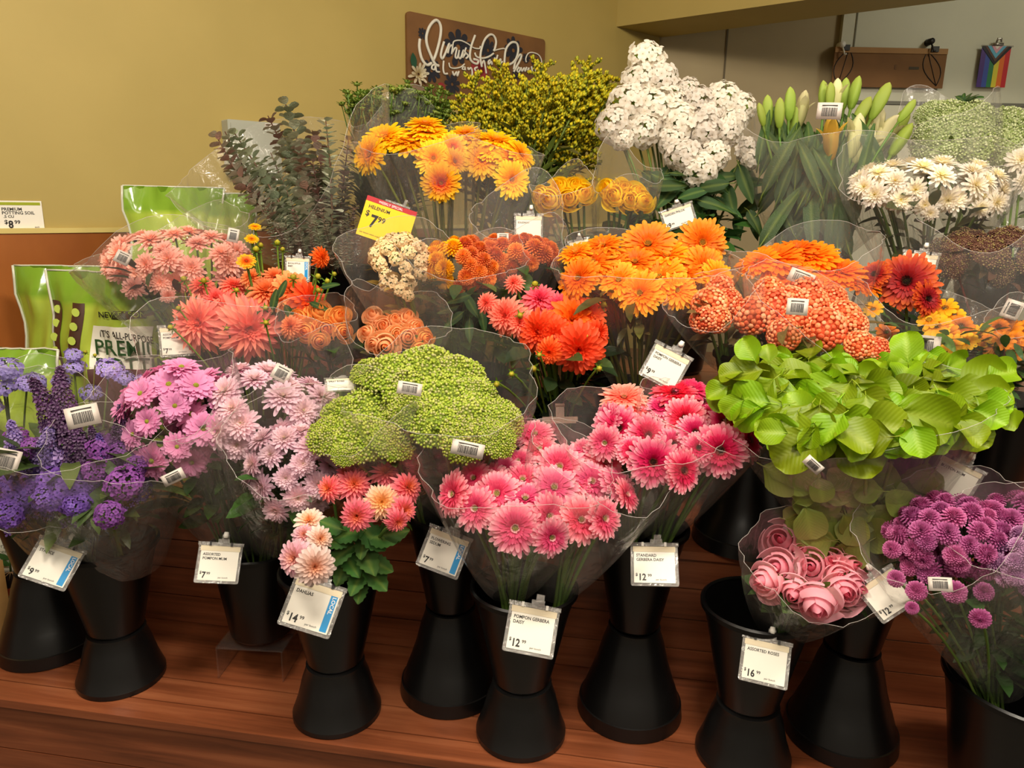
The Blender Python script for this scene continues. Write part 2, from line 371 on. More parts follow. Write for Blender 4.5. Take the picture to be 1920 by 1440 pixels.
def phyllo(name, Np, e0, e1, l0, l1, w0, w1, shape, curl, cup, cfn, rb=.12, pw=1.0, zb=0, var=2, core=None, jit=.12):
    out = []
    for v in range(var):
        m = MB()
        for i in range(Np):
            f = i/(Np-1); fp = f**pw
            petal(m, 2.39996*i+v, rb*math.sqrt(f), zb-.12*f, l0+(l1-l0)*fp, w0+(w1-w0)*fp, e0+(e1-e0)*fp, curl*fp, cup, shape, lambda t, s: cfn(f, t), jit)
        if core: bead(m, (0, 0, core[0]), core[1], core[2])
        m.tube([(0, 0, -.3), (0, 0, -.08)], [.05, .16], lin('#4f5f22'), 7)
        out.append(m.mesh(name, PETAL))
    return out
def dahlia(name, c_in, c_mid, c_tip, Np=95, shape='point'):
    a, b, c = lin(c_in), lin(c_mid), lin(c_tip)
    return phyllo(name, Np, R(86), R(-22), .22, .92, .1, .24, shape, -.35, .55, lambda f, t: mixc(mixc(a, b, f*1.6), c, t*.9*f+.1*t), .14, .75, .1)
def mum(name, c_in, c_out, c_tip, Np=80, centre='#c9b04a', elev=(70, -8)):
    a, b, c = lin(c_in), lin(c_out), lin(c_tip)
    return phyllo(name, Np, R(elev[0]), R(elev[1]), .3, .9, .12, .24, 'spoon', -.1, .3, lambda f, t: mixc(mixc(a, b, f), c, t), .12, .85, .04, 3, (.02, .11, lin(centre)), .16)
def daisy(name, c_base, c_tip, centre, n=20, layers=2, W=.26, cr=.2):
    out = []
    for v in range(2):
        m = MB(); a, b = lin(c_base), lin(c_tip); cc = lin(centre)
        for l in range(layers):
            for k in range(n): petal(m, 2*math.pi*(k+.5*l)/n, cr*.6, .02*l, .85-.12*l, W, R(rnd.uniform(2, 16)+10*l), -.2, .3, 'oblong', lambda t, s: mixc(a, b, t*1.3), .15)
        for k in range(40):
            r = cr*math.sqrt(k/40); t = 2.4*k; bead(m, (r*math.cos(t), r*math.sin(t), .07+.08*(1-(r/cr)**2)), .035, mixc(cc, (1, .8, .2), .12*(k % 3)), False)
        out.append(m.mesh(name, PETAL))
    return out
def pompon(name, c0, c1, c2=None):
    a, b = lin(c0), lin(c1); out = []
    for v in range(2):
        m = MB(); bead(m, (0, 0, -.05), .55, mixc(a, b, .3))
        for i in range(120):
            f = i/119; th = f*2.0; az = 2.39996*i
            # petals lie on a ball, tips outwards
            r0 = .5*math.sin(th); z0 = .5*math.cos(th)-.05
            petal(m, az, r0, z0, .36+.14*f, .18+.05*f, R(90)-th*.95, -.25, .5, 'spoon', lambda t, s: mixc(a if not c2 or f > .25 else lin(c2), b, t), .1)
        out.append(m.mesh(name, PETAL))
    return out
def rose(name, c_in, c_mid, c_edge, c_base=None, open_=1.0, fl=1.0):
    a, b, c = lin(c_in), lin(c_mid), lin(c_edge); cb = lin(c_base) if c_base else b; out = []
    for v in range(3):
        m = MB(); npet = 13
        for k in range(npet):
            f = k/(npet-1); az = 2.39996*k+v*1.3; rr = .06+.74*f**.95*open_; span = R(185-75*f)
            flare = (-.12+.36*f**1.5)*fl; zt = .5-.52*f**1.4; zb = -.75; V = []; C = []; nu, nv = 9, 8
            ph = rnd.uniform(0, 6.28); lean = rnd.uniform(-.06, .06)
            for j in range(nv):
                q = j/(nv-1); prof = [.15, .5, .76, .9, .97, 1.0, .97-.12*(1-f), .92-.3*(1-f)][j]
                for i in range(nu):
                    s = i/(nu-1)*2-1
                    rad = rr*prof*(1+.05*math.sin(s*2.5+ph)*q+.13*s) + flare*max(0, q-.6)/.4*(1-.5*abs(s)**2)*.8
                    top = zt*(1-.45*abs(s)**2)+lean*1.6+.04*math.sin(4*s+ph)-.1*f*abs(s)
                    z = zb+(top-zb)*q - (max(0, q-.6)/.4)**2*.16*f
                    ang = az+s*span/2*(.55+.45*min(1, q*1.6))
                    V.append(Vector((rad*math.cos(ang), rad*math.sin(ang), z)))
                    C.append(mixc(mixc(cb, mixc(a, b, f*2.2), min(1, q*1.5)), c, max(0, q-.5)/.5*min(1, .2+f)*.7))
            m.add(V, [(j*nu+i, j*nu+i+1, (j+1)*nu+i+1, (j+1)*nu+i) for j in range(nv-1) for i in range(nu-1)], C)
        m.lathe([(.001, .2), (.05, .22), (.07, .0), (.08, -.6)], a, 10)
        for k in range(5): petal(m, 1.256*k, .12, -.72, .6, .22, R(-10), .8, .3, 'point', lambda t, s: lin('#5f7a2e'))
        out.append(m.mesh(name, ROSEP))
    return out
def domebeads(name, cols, n, br, flat=.55, lobes=0, stalk='#7e9a3a', big=True):
    cs = [lin(q) for q in cols]; out = []
    for v in range(2):
        m = MB(); lob = [(rnd.uniform(-.6, .6), rnd.uniform(-.6, .6)) for _ in range(lobes)]
        for i in range(n):
            f = (i+.5)/n; r = math.sqrt(f); a = 2.39996*i
            x, y = r*math.cos(a), r*math.sin(a); z = flat*math.sqrt(max(0, 1-r*r*.96))
            for lx, ly in lob: z += .12*math.exp(-((x-lx)**2+(y-ly)**2)/.05)
            z += rnd.uniform(-.04, .05); x += rnd.uniform(-.03, .03); y += rnd.uniform(-.03, .03)
            bead(m, (x, y, z), br*rnd.uniform(.75, 1.25), rnd.choice(cs), big)
        for k in range(9):
            a = 2*math.pi*k/9; m.tube([(0, 0, -.7), (.25*math.cos(a), .25*math.sin(a), -.1), (.7*math.cos(a), .7*math.sin(a), flat*.55)], .025, lin(stalk), 5)
        # closed underside of the flower head
        m.lathe([(.02, -.05), (.5, flat*.35), (.93, flat*.25)], lin(stalk), 14)
        m.lathe([(.93, flat*.25), (.8, flat*.55), (.5, flat*.82), (.01, flat*.95)], mixc(cs[0], lin(stalk), .5), 14)
        out.append(m.mesh(name, BEAD))
    return out
def floret(m, p, n, r, c0, c1, np_=5, shape='round'):
    b = basis(n, rnd.uniform(0, 6)); t = MB()
    for k in range(np_): petal(t, 2*math.pi*k/np_, .05, 0, .95, .85, R(rnd.uniform(-5, 25)), -.3, .1, shape, lambda t_, s: mixc(c0, c1, t_*3), .1)
    m.add([Vector(p)+b @ (q*r) for q in t.v], t.f, t.c)
def panicle(name, c0, c1, n=44, tall=.9, fr=.27, np_=5, green=True, r=.85):
    a, b = lin(c0), lin(c1); out = []
    for v in range(3):
        m = MB()
        for i in range(n):
            f = (i+.5)/n; ph = math.acos(1-1.55*f); az = 2.39996*i
            d = Vector((math.sin(ph)*math.cos(az), math.sin(ph)*math.sin(az), math.cos(ph)*tall)); d *= r*rnd.uniform(.82, 1.08)
            floret(m, d, Vector((d.x, d.y, d.z/tall+.2))+Vector((rnd.uniform(-.3, .3), rnd.uniform(-.3, .3), .1)), fr*rnd.uniform(.85, 1.15), a, b, np_)
            if i % 2 == 0: m.tube([(0, 0, -.6), d*.6, d], .02, lin('#7f9b46'), 4, False)
        if green:
            for k in range(12):
                a2 = 2.4*k; petal(m, a2, .15, -.45+.04*k, .6, .16, R(40), -.3, .2, 'leaf', lambda t, s: lin('#8aa23e'))
        out.append(m.mesh(name, PETAL))
    return out
def plume(name, cols, leafc):   # goldenrod: z from 0 (bottom) to 1 (tip)
    cs = [lin(q) for q in cols]; lc = lin(leafc); out = []
    for v in range(3):
        m = MB(); m.tube([(0, 0, -.6), (0, 0, .4), (.02, 0, .98)], [.016, .013, .006], lc, 5)
        for i in range(26):
            z = .05+.9*i/26; az = 2.39996*i+v; L = .34*(1-z*.72)
            pts = [Vector((0, 0, z)), Vector((math.cos(az)*L*.55, math.sin(az)*L*.55, z+L*.5)), Vector((math.cos(az)*L, math.sin(az)*L, z+L*.62))]
            m.tube(pts, .006, lc, 3, False)
            for k in range(16):
                t = .15+.85*k/15; q = pts[0]*(1-t)**2+pts[1]*2*t*(1-t)+pts[2]*t*t
                bead(m, (q.x+rnd.uniform(-.02, .02), q.y+rnd.uniform(-.02, .02), q.z+rnd.uniform(0, .03)), rnd.uniform(.013, .024), rnd.choice(cs), False, 1.5)
        for i in range(14):
            z = -.55+.6*i/14; petal(m, 2.4*i, .01, z, .26, .05, R(45), -.5, .2, 'leaf', lambda t, s: lc)
        out.append(m.mesh(name, BEAD))
    return out
def spike(name, c0, c1, n=190, w=.24):
    a, b = lin(c0), lin(c1); out = []
    for v in range(2):
        m = MB(); m.tube([(0, 0, -.35), (0, 0, .95)], [.02, .01], lin('#5c6b35'), 5)
        for i in range(n):
            f = i/(n-1); z = f; r = w*(1-f**1.6)*rnd.uniform(.55, 1.05)+.015; az = 2.39996*i
            p = Vector((r*math.cos(az), r*math.sin(az), z)); k = mixc(a, b, rnd.random())
            t = MB()
            for j in range(4):
                q = 1.57*j; t.add([Vector((0, 0, 0)), Vector((math.cos(q-.5), math.sin(q-.5), .2)), Vector((math.cos(q)*1.3, math.sin(q)*1.3, .3)), Vector((math.cos(q+.5), math.sin(q+.5), .2))], [(0, 1, 2, 3)], [mixc(k, (0, 0, 0), .3), k, mixc(k, (1, 1, 1), .15), k])
            bs = basis(Vector((p.x, p.y, r*.5+.02)), rnd.uniform(0, 6)); s_ = .046*rnd.uniform(.8, 1.3)
            m.add([p+bs @ (q*s_) for q in t.v], t.f, t.c)
        for k in range(6): petal(m, 2.4*k, .02, -.3+.04*k, .35, .09, R(35), -.5, .2, 'leaf', lambda t, s: lin('#4f6a38'))
        out.append(m.mesh(name, PETAL))
    return out
def eucalyptus(name, cols):
    cs = [lin(q) for q in cols]; out = []
    for v in range(4):
        m = MB(); bend = rnd.uniform(-.08, .08)
        P = lambda z: Vector((bend*z*z, .04*math.sin(3*z+v), z))
        m.tube([P(k/6) for k in range(7)], [.012-.0014*k for k in range(7)], lin('#6b4a3a'), 5)
        for i in range(34):
            z = .1+.9*i/34; s_ = .05*(1-.45*z)+.009
            for sd in (0, math.pi):
                az = i*1.57+sd+rnd.uniform(-.3, .3); t = MB(); c = rnd.choice(cs)
                petal(t, az, .012, 0, s_*1.6, s_*1.5, R(rnd.uniform(5, 50)), -.3, .25, 'round', lambda t_, s: mixc(c, cs[0], .3*t_))
                m.add([P(z)+q for q in t.v], t.f, t.c)
        out.append(m.mesh(name, LEAF))
    return out
def budstem(name):
    out = []
    for v in range(3):
        m = MB(); g = lin('#5c7a2e')
        m.tube([(0, 0, 0), (.01, 0, .6), (0, .01, .8)], .008, g, 5)
        for k in range(9):
            a = 2.4*k; r = .02+.1*math.sqrt(k/9); z = .93+rnd.uniform(-.07, .05)
            e = Vector((r*math.cos(a), r*math.sin(a), z)); m.tube([(0, 0, .68), (e.x*.7, e.y*.7, .82), e], .005, g, 4)
            bead(m, e, .024, mixc(lin('#8d9c3a'), lin('#6a8233'), rnd.random()), True, .6)
            for j in range(7): q = MB(); petal(q, .9*j, .014, 0, .03, .014, R(10), .2, 0, 'point', lambda t, s: lin('#7d9c3c')); m.add([e+x for x in q.v], q.f, q.c)
        for i in range(16):
            petal(m, 2.4*i, .006, .1+.55*i/16, .16, .035, R(50), -.5, .2, 'leaf', lambda t, s: lin('#48662a'))
        out.append(m.mesh(name, LEAF))
    return out
def lilybud(name, c0, c1, open_=0):
    a, b = lin(c0), lin(c1); out = []
    for v in range(2):
        m = MB(); n = 18; V = []; C = []; Fs = []; pr = [(-.5, .04), (-.42, .1), (-.2, .15), (.05, .165), (.28, .14), (.42, .085), (.5, .015)]
        for i, (z, r) in enumerate(pr):
            for k in range(n):
                t = 2*math.pi*k/n; rr = r*(1+.13*math.cos(3*t)+.03*math.cos(6*t)); V.append(Vector((rr*math.cos(t+z*.3), rr*math.sin(t+z*.3), z))); C.append(mixc(mixc(a, b, i/6), lin('#8fa040'), .35*max(0, math.cos(3*t))**3))
        for i in range(len(pr)-1):
            for k in range(n): Fs.append((i*n+k, i*n+(k+1) % n, (i+1)*n+(k+1) % n, (i+1)*n+k))
        m.add(V, Fs, C)
        if open_:
            for k in range(3): petal(m, 2.09*k, .12, -.1, .5, .2, R(78), -.6, .3, 'leaf', lambda t, s: mixc(a, b, t))
        m.tube([(0, 0, -.9), (0, 0, -.48)], [.025, .05], lin('#6f8c36'), 6)
        out.append(m.mesh(name, PETAL))
    return out
def crest(name, cols):   # cockscomb clump of rounded coral lobes
    cs = [lin(q) for q in cols]; out = []
    for v in range(3):
        m = MB()
        m.lathe([(.05, -.9), (.15, -.6), (.6, -.25), (.85, .0), (.7, .3), (.01, .5)], mixc(cs[0], cs[-1], .5), 12)
        for i in range(95):
            f = (i+.5)/95; ph = math.acos(1-1.2*f); az = 2.39996*i; d = Vector((math.sin(ph)*math.cos(az)*.95, math.sin(ph)*math.sin(az)*.95, math.cos(ph)*.62))
            c = mixc(rnd.choice(cs), cs[-1], rnd.uniform(0, .3)); t = MB(); n_ = 7; r = rnd.uniform(.1, .16)
            V = []; C = []
            for ring, (rr, zz) in enumerate(((.25, -.9), (.9, .2), (1.05, .55), (.65, .85), (.1, .95))):
                for k in range(n_):
                    a = 2*math.pi*k/n_; V.append(Vector((rr*math.cos(a), rr*math.sin(a), zz))); C.append(mixc(cs[1], c, ring/3) if ring < 3 else c)
            b = basis(d+Vector((0, 0, .2)), rnd.uniform(0, 6))
            m.add([d+b @ (q*r) for q in V], [(i2*n_+k, i2*n_+(k+1) % n_, (i2+1)*n_+(k+1) % n_, (i2+1)*n_+k) for i2 in range(4) for k in range(n_)], C)
        out.append(m.mesh(name, BEAD))
    return out
def dahliabud(name):
    out = []
    for v in range(2):
        m = MB(); bead(m, (0, 0, .3), .55, lin('#b4b22c'), True, .85); bead(m, (0, 0, .45), .42, lin('#c8b83a'))
        for k in range(8): petal(m, .785*k, .2, -.15, .75, .34, R(35), .8, .4, 'leaf', lambda t, s: mixc(lin('#86a52c'), lin('#a8b83a'), t))
        for k in range(5): petal(m, 1.256*k+.3, .15, -.25, .95, .3, R(-15), .6, .3, 'leaf', lambda t, s: lin('#5d8228'))
        m.tube([(0, 0, -.5), (0, 0, -.1)], [.09, .2], lin('#6d8a2c'), 7); out.append(m.mesh(name, PETAL))
    return out
def bigleaf(name, c0, c1, cup=.25, wav=.06, W=.85, cols=7, rows=9, serr=0, rounded=False, mid=.15, mat=None):
    a, b = lin(c0), lin(c1); out = []
    for v in range(3):
        m = MB(); V = []; C = []; bend = rnd.uniform(.2, .7); ph = rnd.uniform(0, 6)
        for i in range(rows):
            t = i/(rows-1); wd = W*.5*(math.sin(math.pi*min(1, t**.75*.97+.02))**.62)
            if rounded: wd = W*.5*1.16*math.sqrt(max(0, 1-(2*t-1.06)**2/1.13 if t < .97 else .05))*(min(1, .25+t*3))
            if serr: wd *= 1+serr*(.5-(i % 2))
            for j in range(cols):
                s = j/(cols-1)*2-1; y = s*wd; x = t
                z = cup*abs(s)**1.6*wd*1.1-bend*(t-.35)**2*.6+wav*math.sin(5*t+ph+2*s)*abs(s)
                V.append(Vector((x, y, z))); C.append(mixc(mixc(a, b, t), lin('#c9d860'), mid*max(0, 1-abs(s)*7)))
        m.add(V, [(i*cols+j, i*cols+j+1, (i+1)*cols+j+1, (i+1)*cols+j) for i in range(rows-1) for j in range(cols-1)], C)
        m.tube([(-.16, 0, -.09), (0, 0, -.01), (.5, 0, -bend*.02-.016)], [.014, .014, .006], mixc(b, lin('#c9d860'), .2), 5)
        out.append(m.mesh(name, mat or LEAF))
    return out

K = {}
K['ger_pink'] = gerbera('gerbera', ramp((0, '#d82860'), (.45, '#e84a7a'), (.75, '#f67898'), (1, '#fdc2ca')), lin('#a8a83e'), lin('#f3b6bc'))
K['ger_hot'] = gerbera('gerbera', ramp((0, '#b80030'), (.45, '#d8084a'), (.68, '#ee3a70'), (.86, '#f87c9a'), (1, '#fdc4ca')), lin('#2a1210'), lin('#8c4038'))
K['ger_coral'] = gerbera('gerbera', ramp((0, '#ee3c40'), (.5, '#fb6a62'), (1, '#fdb0a4')), lin('#a5632f'), lin('#f09080'))
K['ger_crim'] = gerbera('gerbera', ramp((0, '#c0002e'), (.6, '#e8164e'), (1, '#f56a86')), lin('#2a1210'), lin('#8c2038'))
K['ger_orange'] = gerbera('gerbera', ramp((0, '#ea5c00'), (.4, '#f87c04'), (.8, '#fd950c'), (1, '#ffaf2a')), lin('#b8892a'), lin('#f4a02c'))
K['ger_yellow'] = gerbera('gerbera', ramp((0, '#ee6a06'), (.4, '#fba00a'), (.75, '#ffc20a'), (1, '#ffd420')), lin('#d07a10'), lin('#f49016'))
K['ger_yelred'] = gerbera('gerbera', ramp((0, '#d83a10'), (.4, '#f2611a'), (.62, '#fba51a'), (1, '#ffd024')), lin('#d8801c'), lin('#ea4a1c'))
K['ger_deep'] = gerbera('gerbera', ramp((0, '#f05a00'), (.5, '#ff7a06'), (1, '#ff9418')), lin('#a0601c'), lin('#f08020'))
K['ger_red'] = gerbera('gerbera', ramp((0, '#7a0a14'), (.4, '#9c1420'), (.75, '#c02a22'), (1, '#e06a20')), lin('#1c0c0a'), lin('#4a1a14'))
K['dah_coral'] = dahlia('dahlia', '#f0584e', '#fa6a66', '#ff9a86')
K['dah_orange'] = dahlia('dahlia', '#f06a08', '#fb7a1c', '#fb6a2a', 95, 'spoon')
K['dah_red'] = dahlia('dahlia', '#f04410', '#fa4e1c', '#fc7038', 100, 'spoon')
K['dah_rose'] = dahlia('dahlia', '#e2306e', '#f2527a', '#fa8a8c')
K['dah_peach'] = dahlia('dahlia', '#f27a2c', '#f98e52', '#fdb07a', 100, 'spoon')
K['dah_pink'] = dahlia('dahlia', '#f08a4a', '#ee4a78', '#fba0a0', 80)
K['dah_cream'] = dahlia('dahlia', '#f2b04a', '#f8c486', '#fbd0c4', 80)
K['dah_blush'] = dahlia('dahlia', '#f0a86a', '#f6d2c0', '#f6e6e0', 80, 'spoon')
K['dah_lilac'] = dahlia('dahlia', '#f2b08a', '#f0a6bc', '#f4d4dc', 80, 'spoon')
K['mum_pink'] = daisy('chrysanthemum', '#e88ac0', '#f2a6d2', '#a8b030', 22, 3, .25, .13)
K['mum_light'] = mum('chrysanthemum', '#f0dcc0', '#eeb4d0', '#f4d2e2', 90, '#e8d8a0')
K['mum_salmon'] = mum('chrysanthemum', '#fa9a6c', '#fcaa98', '#ffc8ba', 60, '#e8a050')
K['mum_white'] = mum('chrysanthemum', '#f6e88a', '#fbefdc', '#fdf4ea', 60, '#e6cc2e')
K['pom_yellow'] = pompon('button_mum', '#f09a10', '#ffc41c'); K['pom_orange'] = pompon('button_mum', '#d85a24', '#f8924a', '#f6b020')
K['pom_purple'] = pompon('button_mum', '#a83a80', '#d67cb4', '#a02e72'); K['pom_cream'] = pompon('button_mum', '#f0d09a', '#fae6c0')
K['pom_lav'] = pompon('button_mum', '#7a3a78', '#e4b2dc', '#c888c4')
K['rose_pink'] = rose('rose', '#f26088', '#fdb0c0', '#fec4ce', '#fde0da', 1.0, .7)
K['rose_peach'] = rose('rose', '#ff9c48', '#ffbe88', '#ffc898', '#ffd8a8', .98, .9); K['rose_orange'] = rose('rose', '#ff9030', '#ffae5c', '#ffb868', '#fcd488', .98, .9)
K['rose_yellow'] = rose('rose', '#ffbe08', '#ffd624', '#ffde38', '#ffda30', .95, .7)
K['sedum'] = domebeads('sedum_head', ['#a8b63e', '#94aa32', '#bcc458', '#b6b474'], 330, .052, .5, 6)
K['lace'] = domebeads('lace_umbel', ['#bcc48e', '#a8b47a', '#ccd2a6', '#8c9c58'], 360, .042, .55, 8, '#8aa05a')
K['brown'] = domebeads('seed_head', ['#6a4a38', '#8a6a50', '#57342e', '#8c7a4a'], 300, .045, .5, 7, '#5a2e2a')
K['lavhead'] = panicle('scabiosa_head', '#9a82d0', '#b8a6ea', 46, .5, .2, 5, False)
K['lilac'] = panicle('statice_cluster', '#5a36a4', '#9468cc', 70, .75, .2, 4, False); K['plum'] = panicle('statice_cluster', '#5a2a70', '#9a58b0', 60, .75, .2, 4, False)
K['phlox'] = panicle('phlox_cluster', '#d9c9b4', '#ece4d8', 36, .8, .27)
K['cream_fl'] = panicle('stock_cluster', '#f0c888', '#fbe0b4', 34, .8, .26)
K['goldenrod'] = plume('goldenrod_plume', ['#bcac18', '#a8a01c', '#989a24', '#c8b014'], '#5c6c28')
K['spike_dark'] = spike('butterfly_bush_spike', '#46204e', '#6a2f78'); K['spike_violet'] = spike('butterfly_bush_spike', '#7a5ab8', '#b898d8'); K['spike_purple'] = spike('statice_spike', '#6a46b4', '#9a6cd0', 170, .34)
K['euca'] = eucalyptus('eucalyptus_branch', ['#a3aa90', '#bfc3a8', '#8f9a80', '#d2d2bc']); K['euca_red'] = eucalyptus('eucalyptus_branch', ['#b0a898', '#a58c80', '#bcb4a2', '#946a60'])
K['budstem'] = budstem('budded_stem')
K['lily_green'] = lilybud('lily_bud', '#8fae3c', '#b4c05a'); K['lily_cream'] = lilybud('lily_bud', '#c9c878', '#f0e6bc', 1); K['lily_gold'] = lilybud('lily_bud', '#c8942c', '#d8b04a', 1)
K['crest'] = crest('cockscomb_clump', ['#f87a48', '#fb9c68', '#fab084', '#f06038'])
K['rud_yel'] = daisy('sneezeweed', '#f0900c', '#fcc01a', '#7a4210', 11, 1, .42, .26); K['rud_rust'] = daisy('sneezeweed', '#8a2c10', '#f08a18', '#4a220e', 12, 1, .42, .26)
K['dbud'] = dahliabud('dahlia_bud')
K['lime'] = bigleaf('leaf', '#74920a', '#8eac10', .4, .12, .84, 9, 12, 0, True, .25, LIME); K['lime_pale'] = bigleaf('leaf', '#86943a', '#a09e58', .2, .05, .82, 7, 9, 0, True, .2, LIME)
K['dleaf'] = bigleaf('leaf', '#2f5a20', '#3f6e26', .2, .08, .66, 7, 13, .2); K['strapleaf'] = bigleaf('leaf', '#2f4a20', '#436026', .2, .03, .2)
K['greenleaf'] = bigleaf('leaf', '#24421c', '#375822', .15, .06, .34)

# ------------------------------------------------------------------ bouquets
class Bq:
    """One wrapped or tied bouquet: an Empty at its tie point, flower heads, stems, leaves, film and label below it."""
    def __init__(s, name, label, base, cat='bouquet', group=None, seed=1):
        s.base = Vector(base); s.o = thing(name, label, cat, s.base, group); s.r = random.Random(seed); s.pts = []
    def put(s, kind, p, n, size, spin=None, name=None):
        me = s.r.choice(K[kind]); b = basis(n, s.r.uniform(0, 6.28) if spin is None else spin)
        M = Matrix.Translation(p-s.base) @ b.to_4x4() @ Matrix.Scale(size, 4)
        return link(name or me.name.split('.')[0], me, s.o, M)
    def stem(s, p, n, rad=.003, c='#56702a', back=.02):
        q = p-n*back; mid = s.base*.45+q*.55-n*.02+Vector((s.r.uniform(-.008, .008), s.r.uniform(-.008, .008), 0))
        b0 = s.base+Vector((s.r.uniform(-.018, .018), s.r.uniform(-.018, .018), -.08)); pts = []
        for k in range(7):
            t = k/6; pts.append(b0*(1-t)**2+mid*2*t*(1-t)+q*t*t-s.base)
        m = MB(); m.tube(pts, rad, lin(c), 6, False); return link('stem', m.mesh('stem', STEM), s.o)
    def heads(s, kind, lst, Y, stems=True, c='#56702a', rad=.0032, sc_=.5, dY=.0012, py0=None):
        """lst: (px, py, size_px, fx, fy[, kind]); nearer the camera the lower it sits"""
        ys = [h[1] for h in lst]; pm = py0 if py0 is not None else sum(ys)/len(ys)
        for h in lst:
            k = h[5] if len(h) > 5 else kind
            p = at(h[0], h[1], Y-(h[1]-pm)*dY); n = facing(p, h[3], h[4]); size = h[2]*sc_/ppm(p)
            s.put(k, p, n, size); s.pts.append((p, size))
            if stems: s.stem(p, n, rad, c, size*.2)
        return s
    def dome(s, kinds, cx, cy, wpx, hpx, Y, spx, dens=1.0, stems=3, low=-.1, depth=.7, c='#4c6428', lift=.3, jit=.15, zone=None):
        P = at(cx, cy, Y); k = ppm(P); rx = wpx/2/k; ry = rx*depth; al = math.asin(max(-1, min(1, -(P-CAM).normalized().z)))
        hh = hpx/2/k; rz = math.sqrt(max((hh*.5)**2, hh*hh-(ry*math.sin(al))**2))/math.cos(al)
        sz = spx/k; area_ = 2*math.pi*((rx*ry)**1.6/3+(rx*rz)**1.6/3+(ry*rz)**1.6/3)**(1/1.6)*1.25
        n = max(4, int(area_/(sz*sz*.62)*dens)); kv = Vector((0, -.55, .83)); i = 0
        tot = int(n*1.7)
        for i in range(tot):
            z = 1-2*(i+.5)/tot; r_ = math.sqrt(1-z*z); a = 2.39996*i+s.r.uniform(-.2, .2)
            d = Vector((r_*math.cos(a), r_*math.sin(a), z))
            if d.dot(kv) < low: continue
            f = 1-abs(s.r.gauss(0, .06)); p = P+Vector((d.x*rx*f, d.y*ry*f, d.z*rz*f))
            nn = Vector((d.x/rx, d.y/ry, d.z/rz)).normalized(); nn = (nn+Vector((0, -.15, lift))+Vector((s.r.uniform(-jit, jit), s.r.uniform(-jit, jit), s.r.uniform(-jit, jit)))).normalized()
            kk = zone(d, s.r) if zone else (kinds if isinstance(kinds, str) else s.r.choice(kinds))
            size = sz*.5*s.r.uniform(.85, 1.15)
            s.put(kk, p, nn, size); s.pts.append((p, size))
            if stems and len(s.pts) % stems == 0: s.stem(p, nn, .0025, c, size*.2)
        s.ctr = P; s.rx = rx; s.ry = ry; s.rz = rz
        return s
    def foliage(s, n, L=.07, W=.03, c=('#2f4c22', '#48682c', '#3a5a26'), lo=.25, hi=.9, spread=.8, kind='foliage'):
        c_ = s.centre(); rad = s.radius(); m = MB(); cs = [lin(q) for q in c]
        for i in range(n):
            t = s.r.uniform(lo, hi); a = s.r.uniform(0, 6.283); rr = rad*spread*t*math.sqrt(s.r.random())
            p = s.base.lerp(c_, t)+Vector((math.cos(a)*rr, math.sin(a)*rr*.8, 0))-s.base
            d = Vector((math.cos(a), math.sin(a), s.r.uniform(-.2, 1.0))).normalized(); col_ = s.r.choice(cs); q = MB()
            ll = L*s.r.uniform(.6, 1.2)
            petal(q, 0, 0, 0, ll, W*ll/L, R(s.r.uniform(-10, 30)), -s.r.uniform(.2, 1.0), .25, 'leaf', lambda t_, s_: col_)
            az = math.atan2(d.y, d.x); Mx = Matrix.Rotation(az, 3, 'Z') @ Matrix.Rotation(-math.asin(d.z)*.8, 3, 'Y') @ Matrix.Rotation(s.r.uniform(-.6, .6), 3, 'X')
            m.add([p+Mx @ x for x in q.v], q.f, q.c)
        o = link('foliage', m.mesh('foliage', LEAF), s.o); o['kind'] = 'stuff'; return s
    def centre(s):
        v = Vector((0, 0, 0))
        for p, z in s.pts: v += p
        return v/len(s.pts)
    def radius(s):
        c = s.centre(); d = sorted((p-c).length+.6*z for p, z in s.pts); return d[int(len(d)*.92)-0 if len(d) > 12 else -1]
    def film(s, ext=.28, Rm=1.0, off=(0, 0, 0), r0=.035, flat=.8, seed=None, wr=.06, top=None, mat=None, start=0.0, twist=0):
        r_ = random.Random(seed if seed is not None else s.r.randint(0, 999)); c = (Vector(top) if top is not None else s.centre())+Vector(off); Rr = s.radius()*Rm*1.06
        ax = c-s.base; L = ax.length; ax.normalize(); e1 = (RIGHT-ax*RIGHT.dot(ax)).normalized(); e2 = ax.cross(e1)
        na, nv = 56, 13; V = []; Fs = []; ph = [r_.uniform(0, 6.28) for _ in range(6)]
        for j in range(nv):
            q = j/(nv-1)
            for i in range(na):
                a = 2*math.pi*i/na
                end = 1+ext*(.62+.3*math.cos(2*a+ph[0])+.22*math.cos(3*a+ph[1])+.3*math.sin(a))   # sin(a)>0 is the far side
                v = start+q*(end-start)
                rad = r0+(Rr-r0)*(max(0, v)**.8 if v < 1 else 1+(v-1)*.35)
                k = min(1, v+.15)*wr
                rad *= 1+k*(math.sin(5*a+ph[2]+2*v)+.7*math.sin(9*a+ph[3]-3*v)+.5*math.sin(17*a+ph[4]+v)+.35*math.sin(29*a+ph[5]))*.6
                V.append(s.base+ax*(L*v)+e1*(rad*math.cos(a))+e2*(rad*flat*math.sin(a))-s.base)
        for j in range(nv-1):
            for i in range(na): Fs.append((j*na+i, j*na+(i+1) % na, (j+1)*na+(i+1) % na, (j+1)*na+i))
        m = MB(); m.add(V, Fs, (1, 1, 1)); ed = V[-na:]; m.tube(ed+[ed[0]], .0005, (1, 1, 1), 4, False, 1); o = link('cellophane_sleeve', m.mesh('cellophane_sleeve', [mat or CELLO, FILMEDGE]), s.o); return s
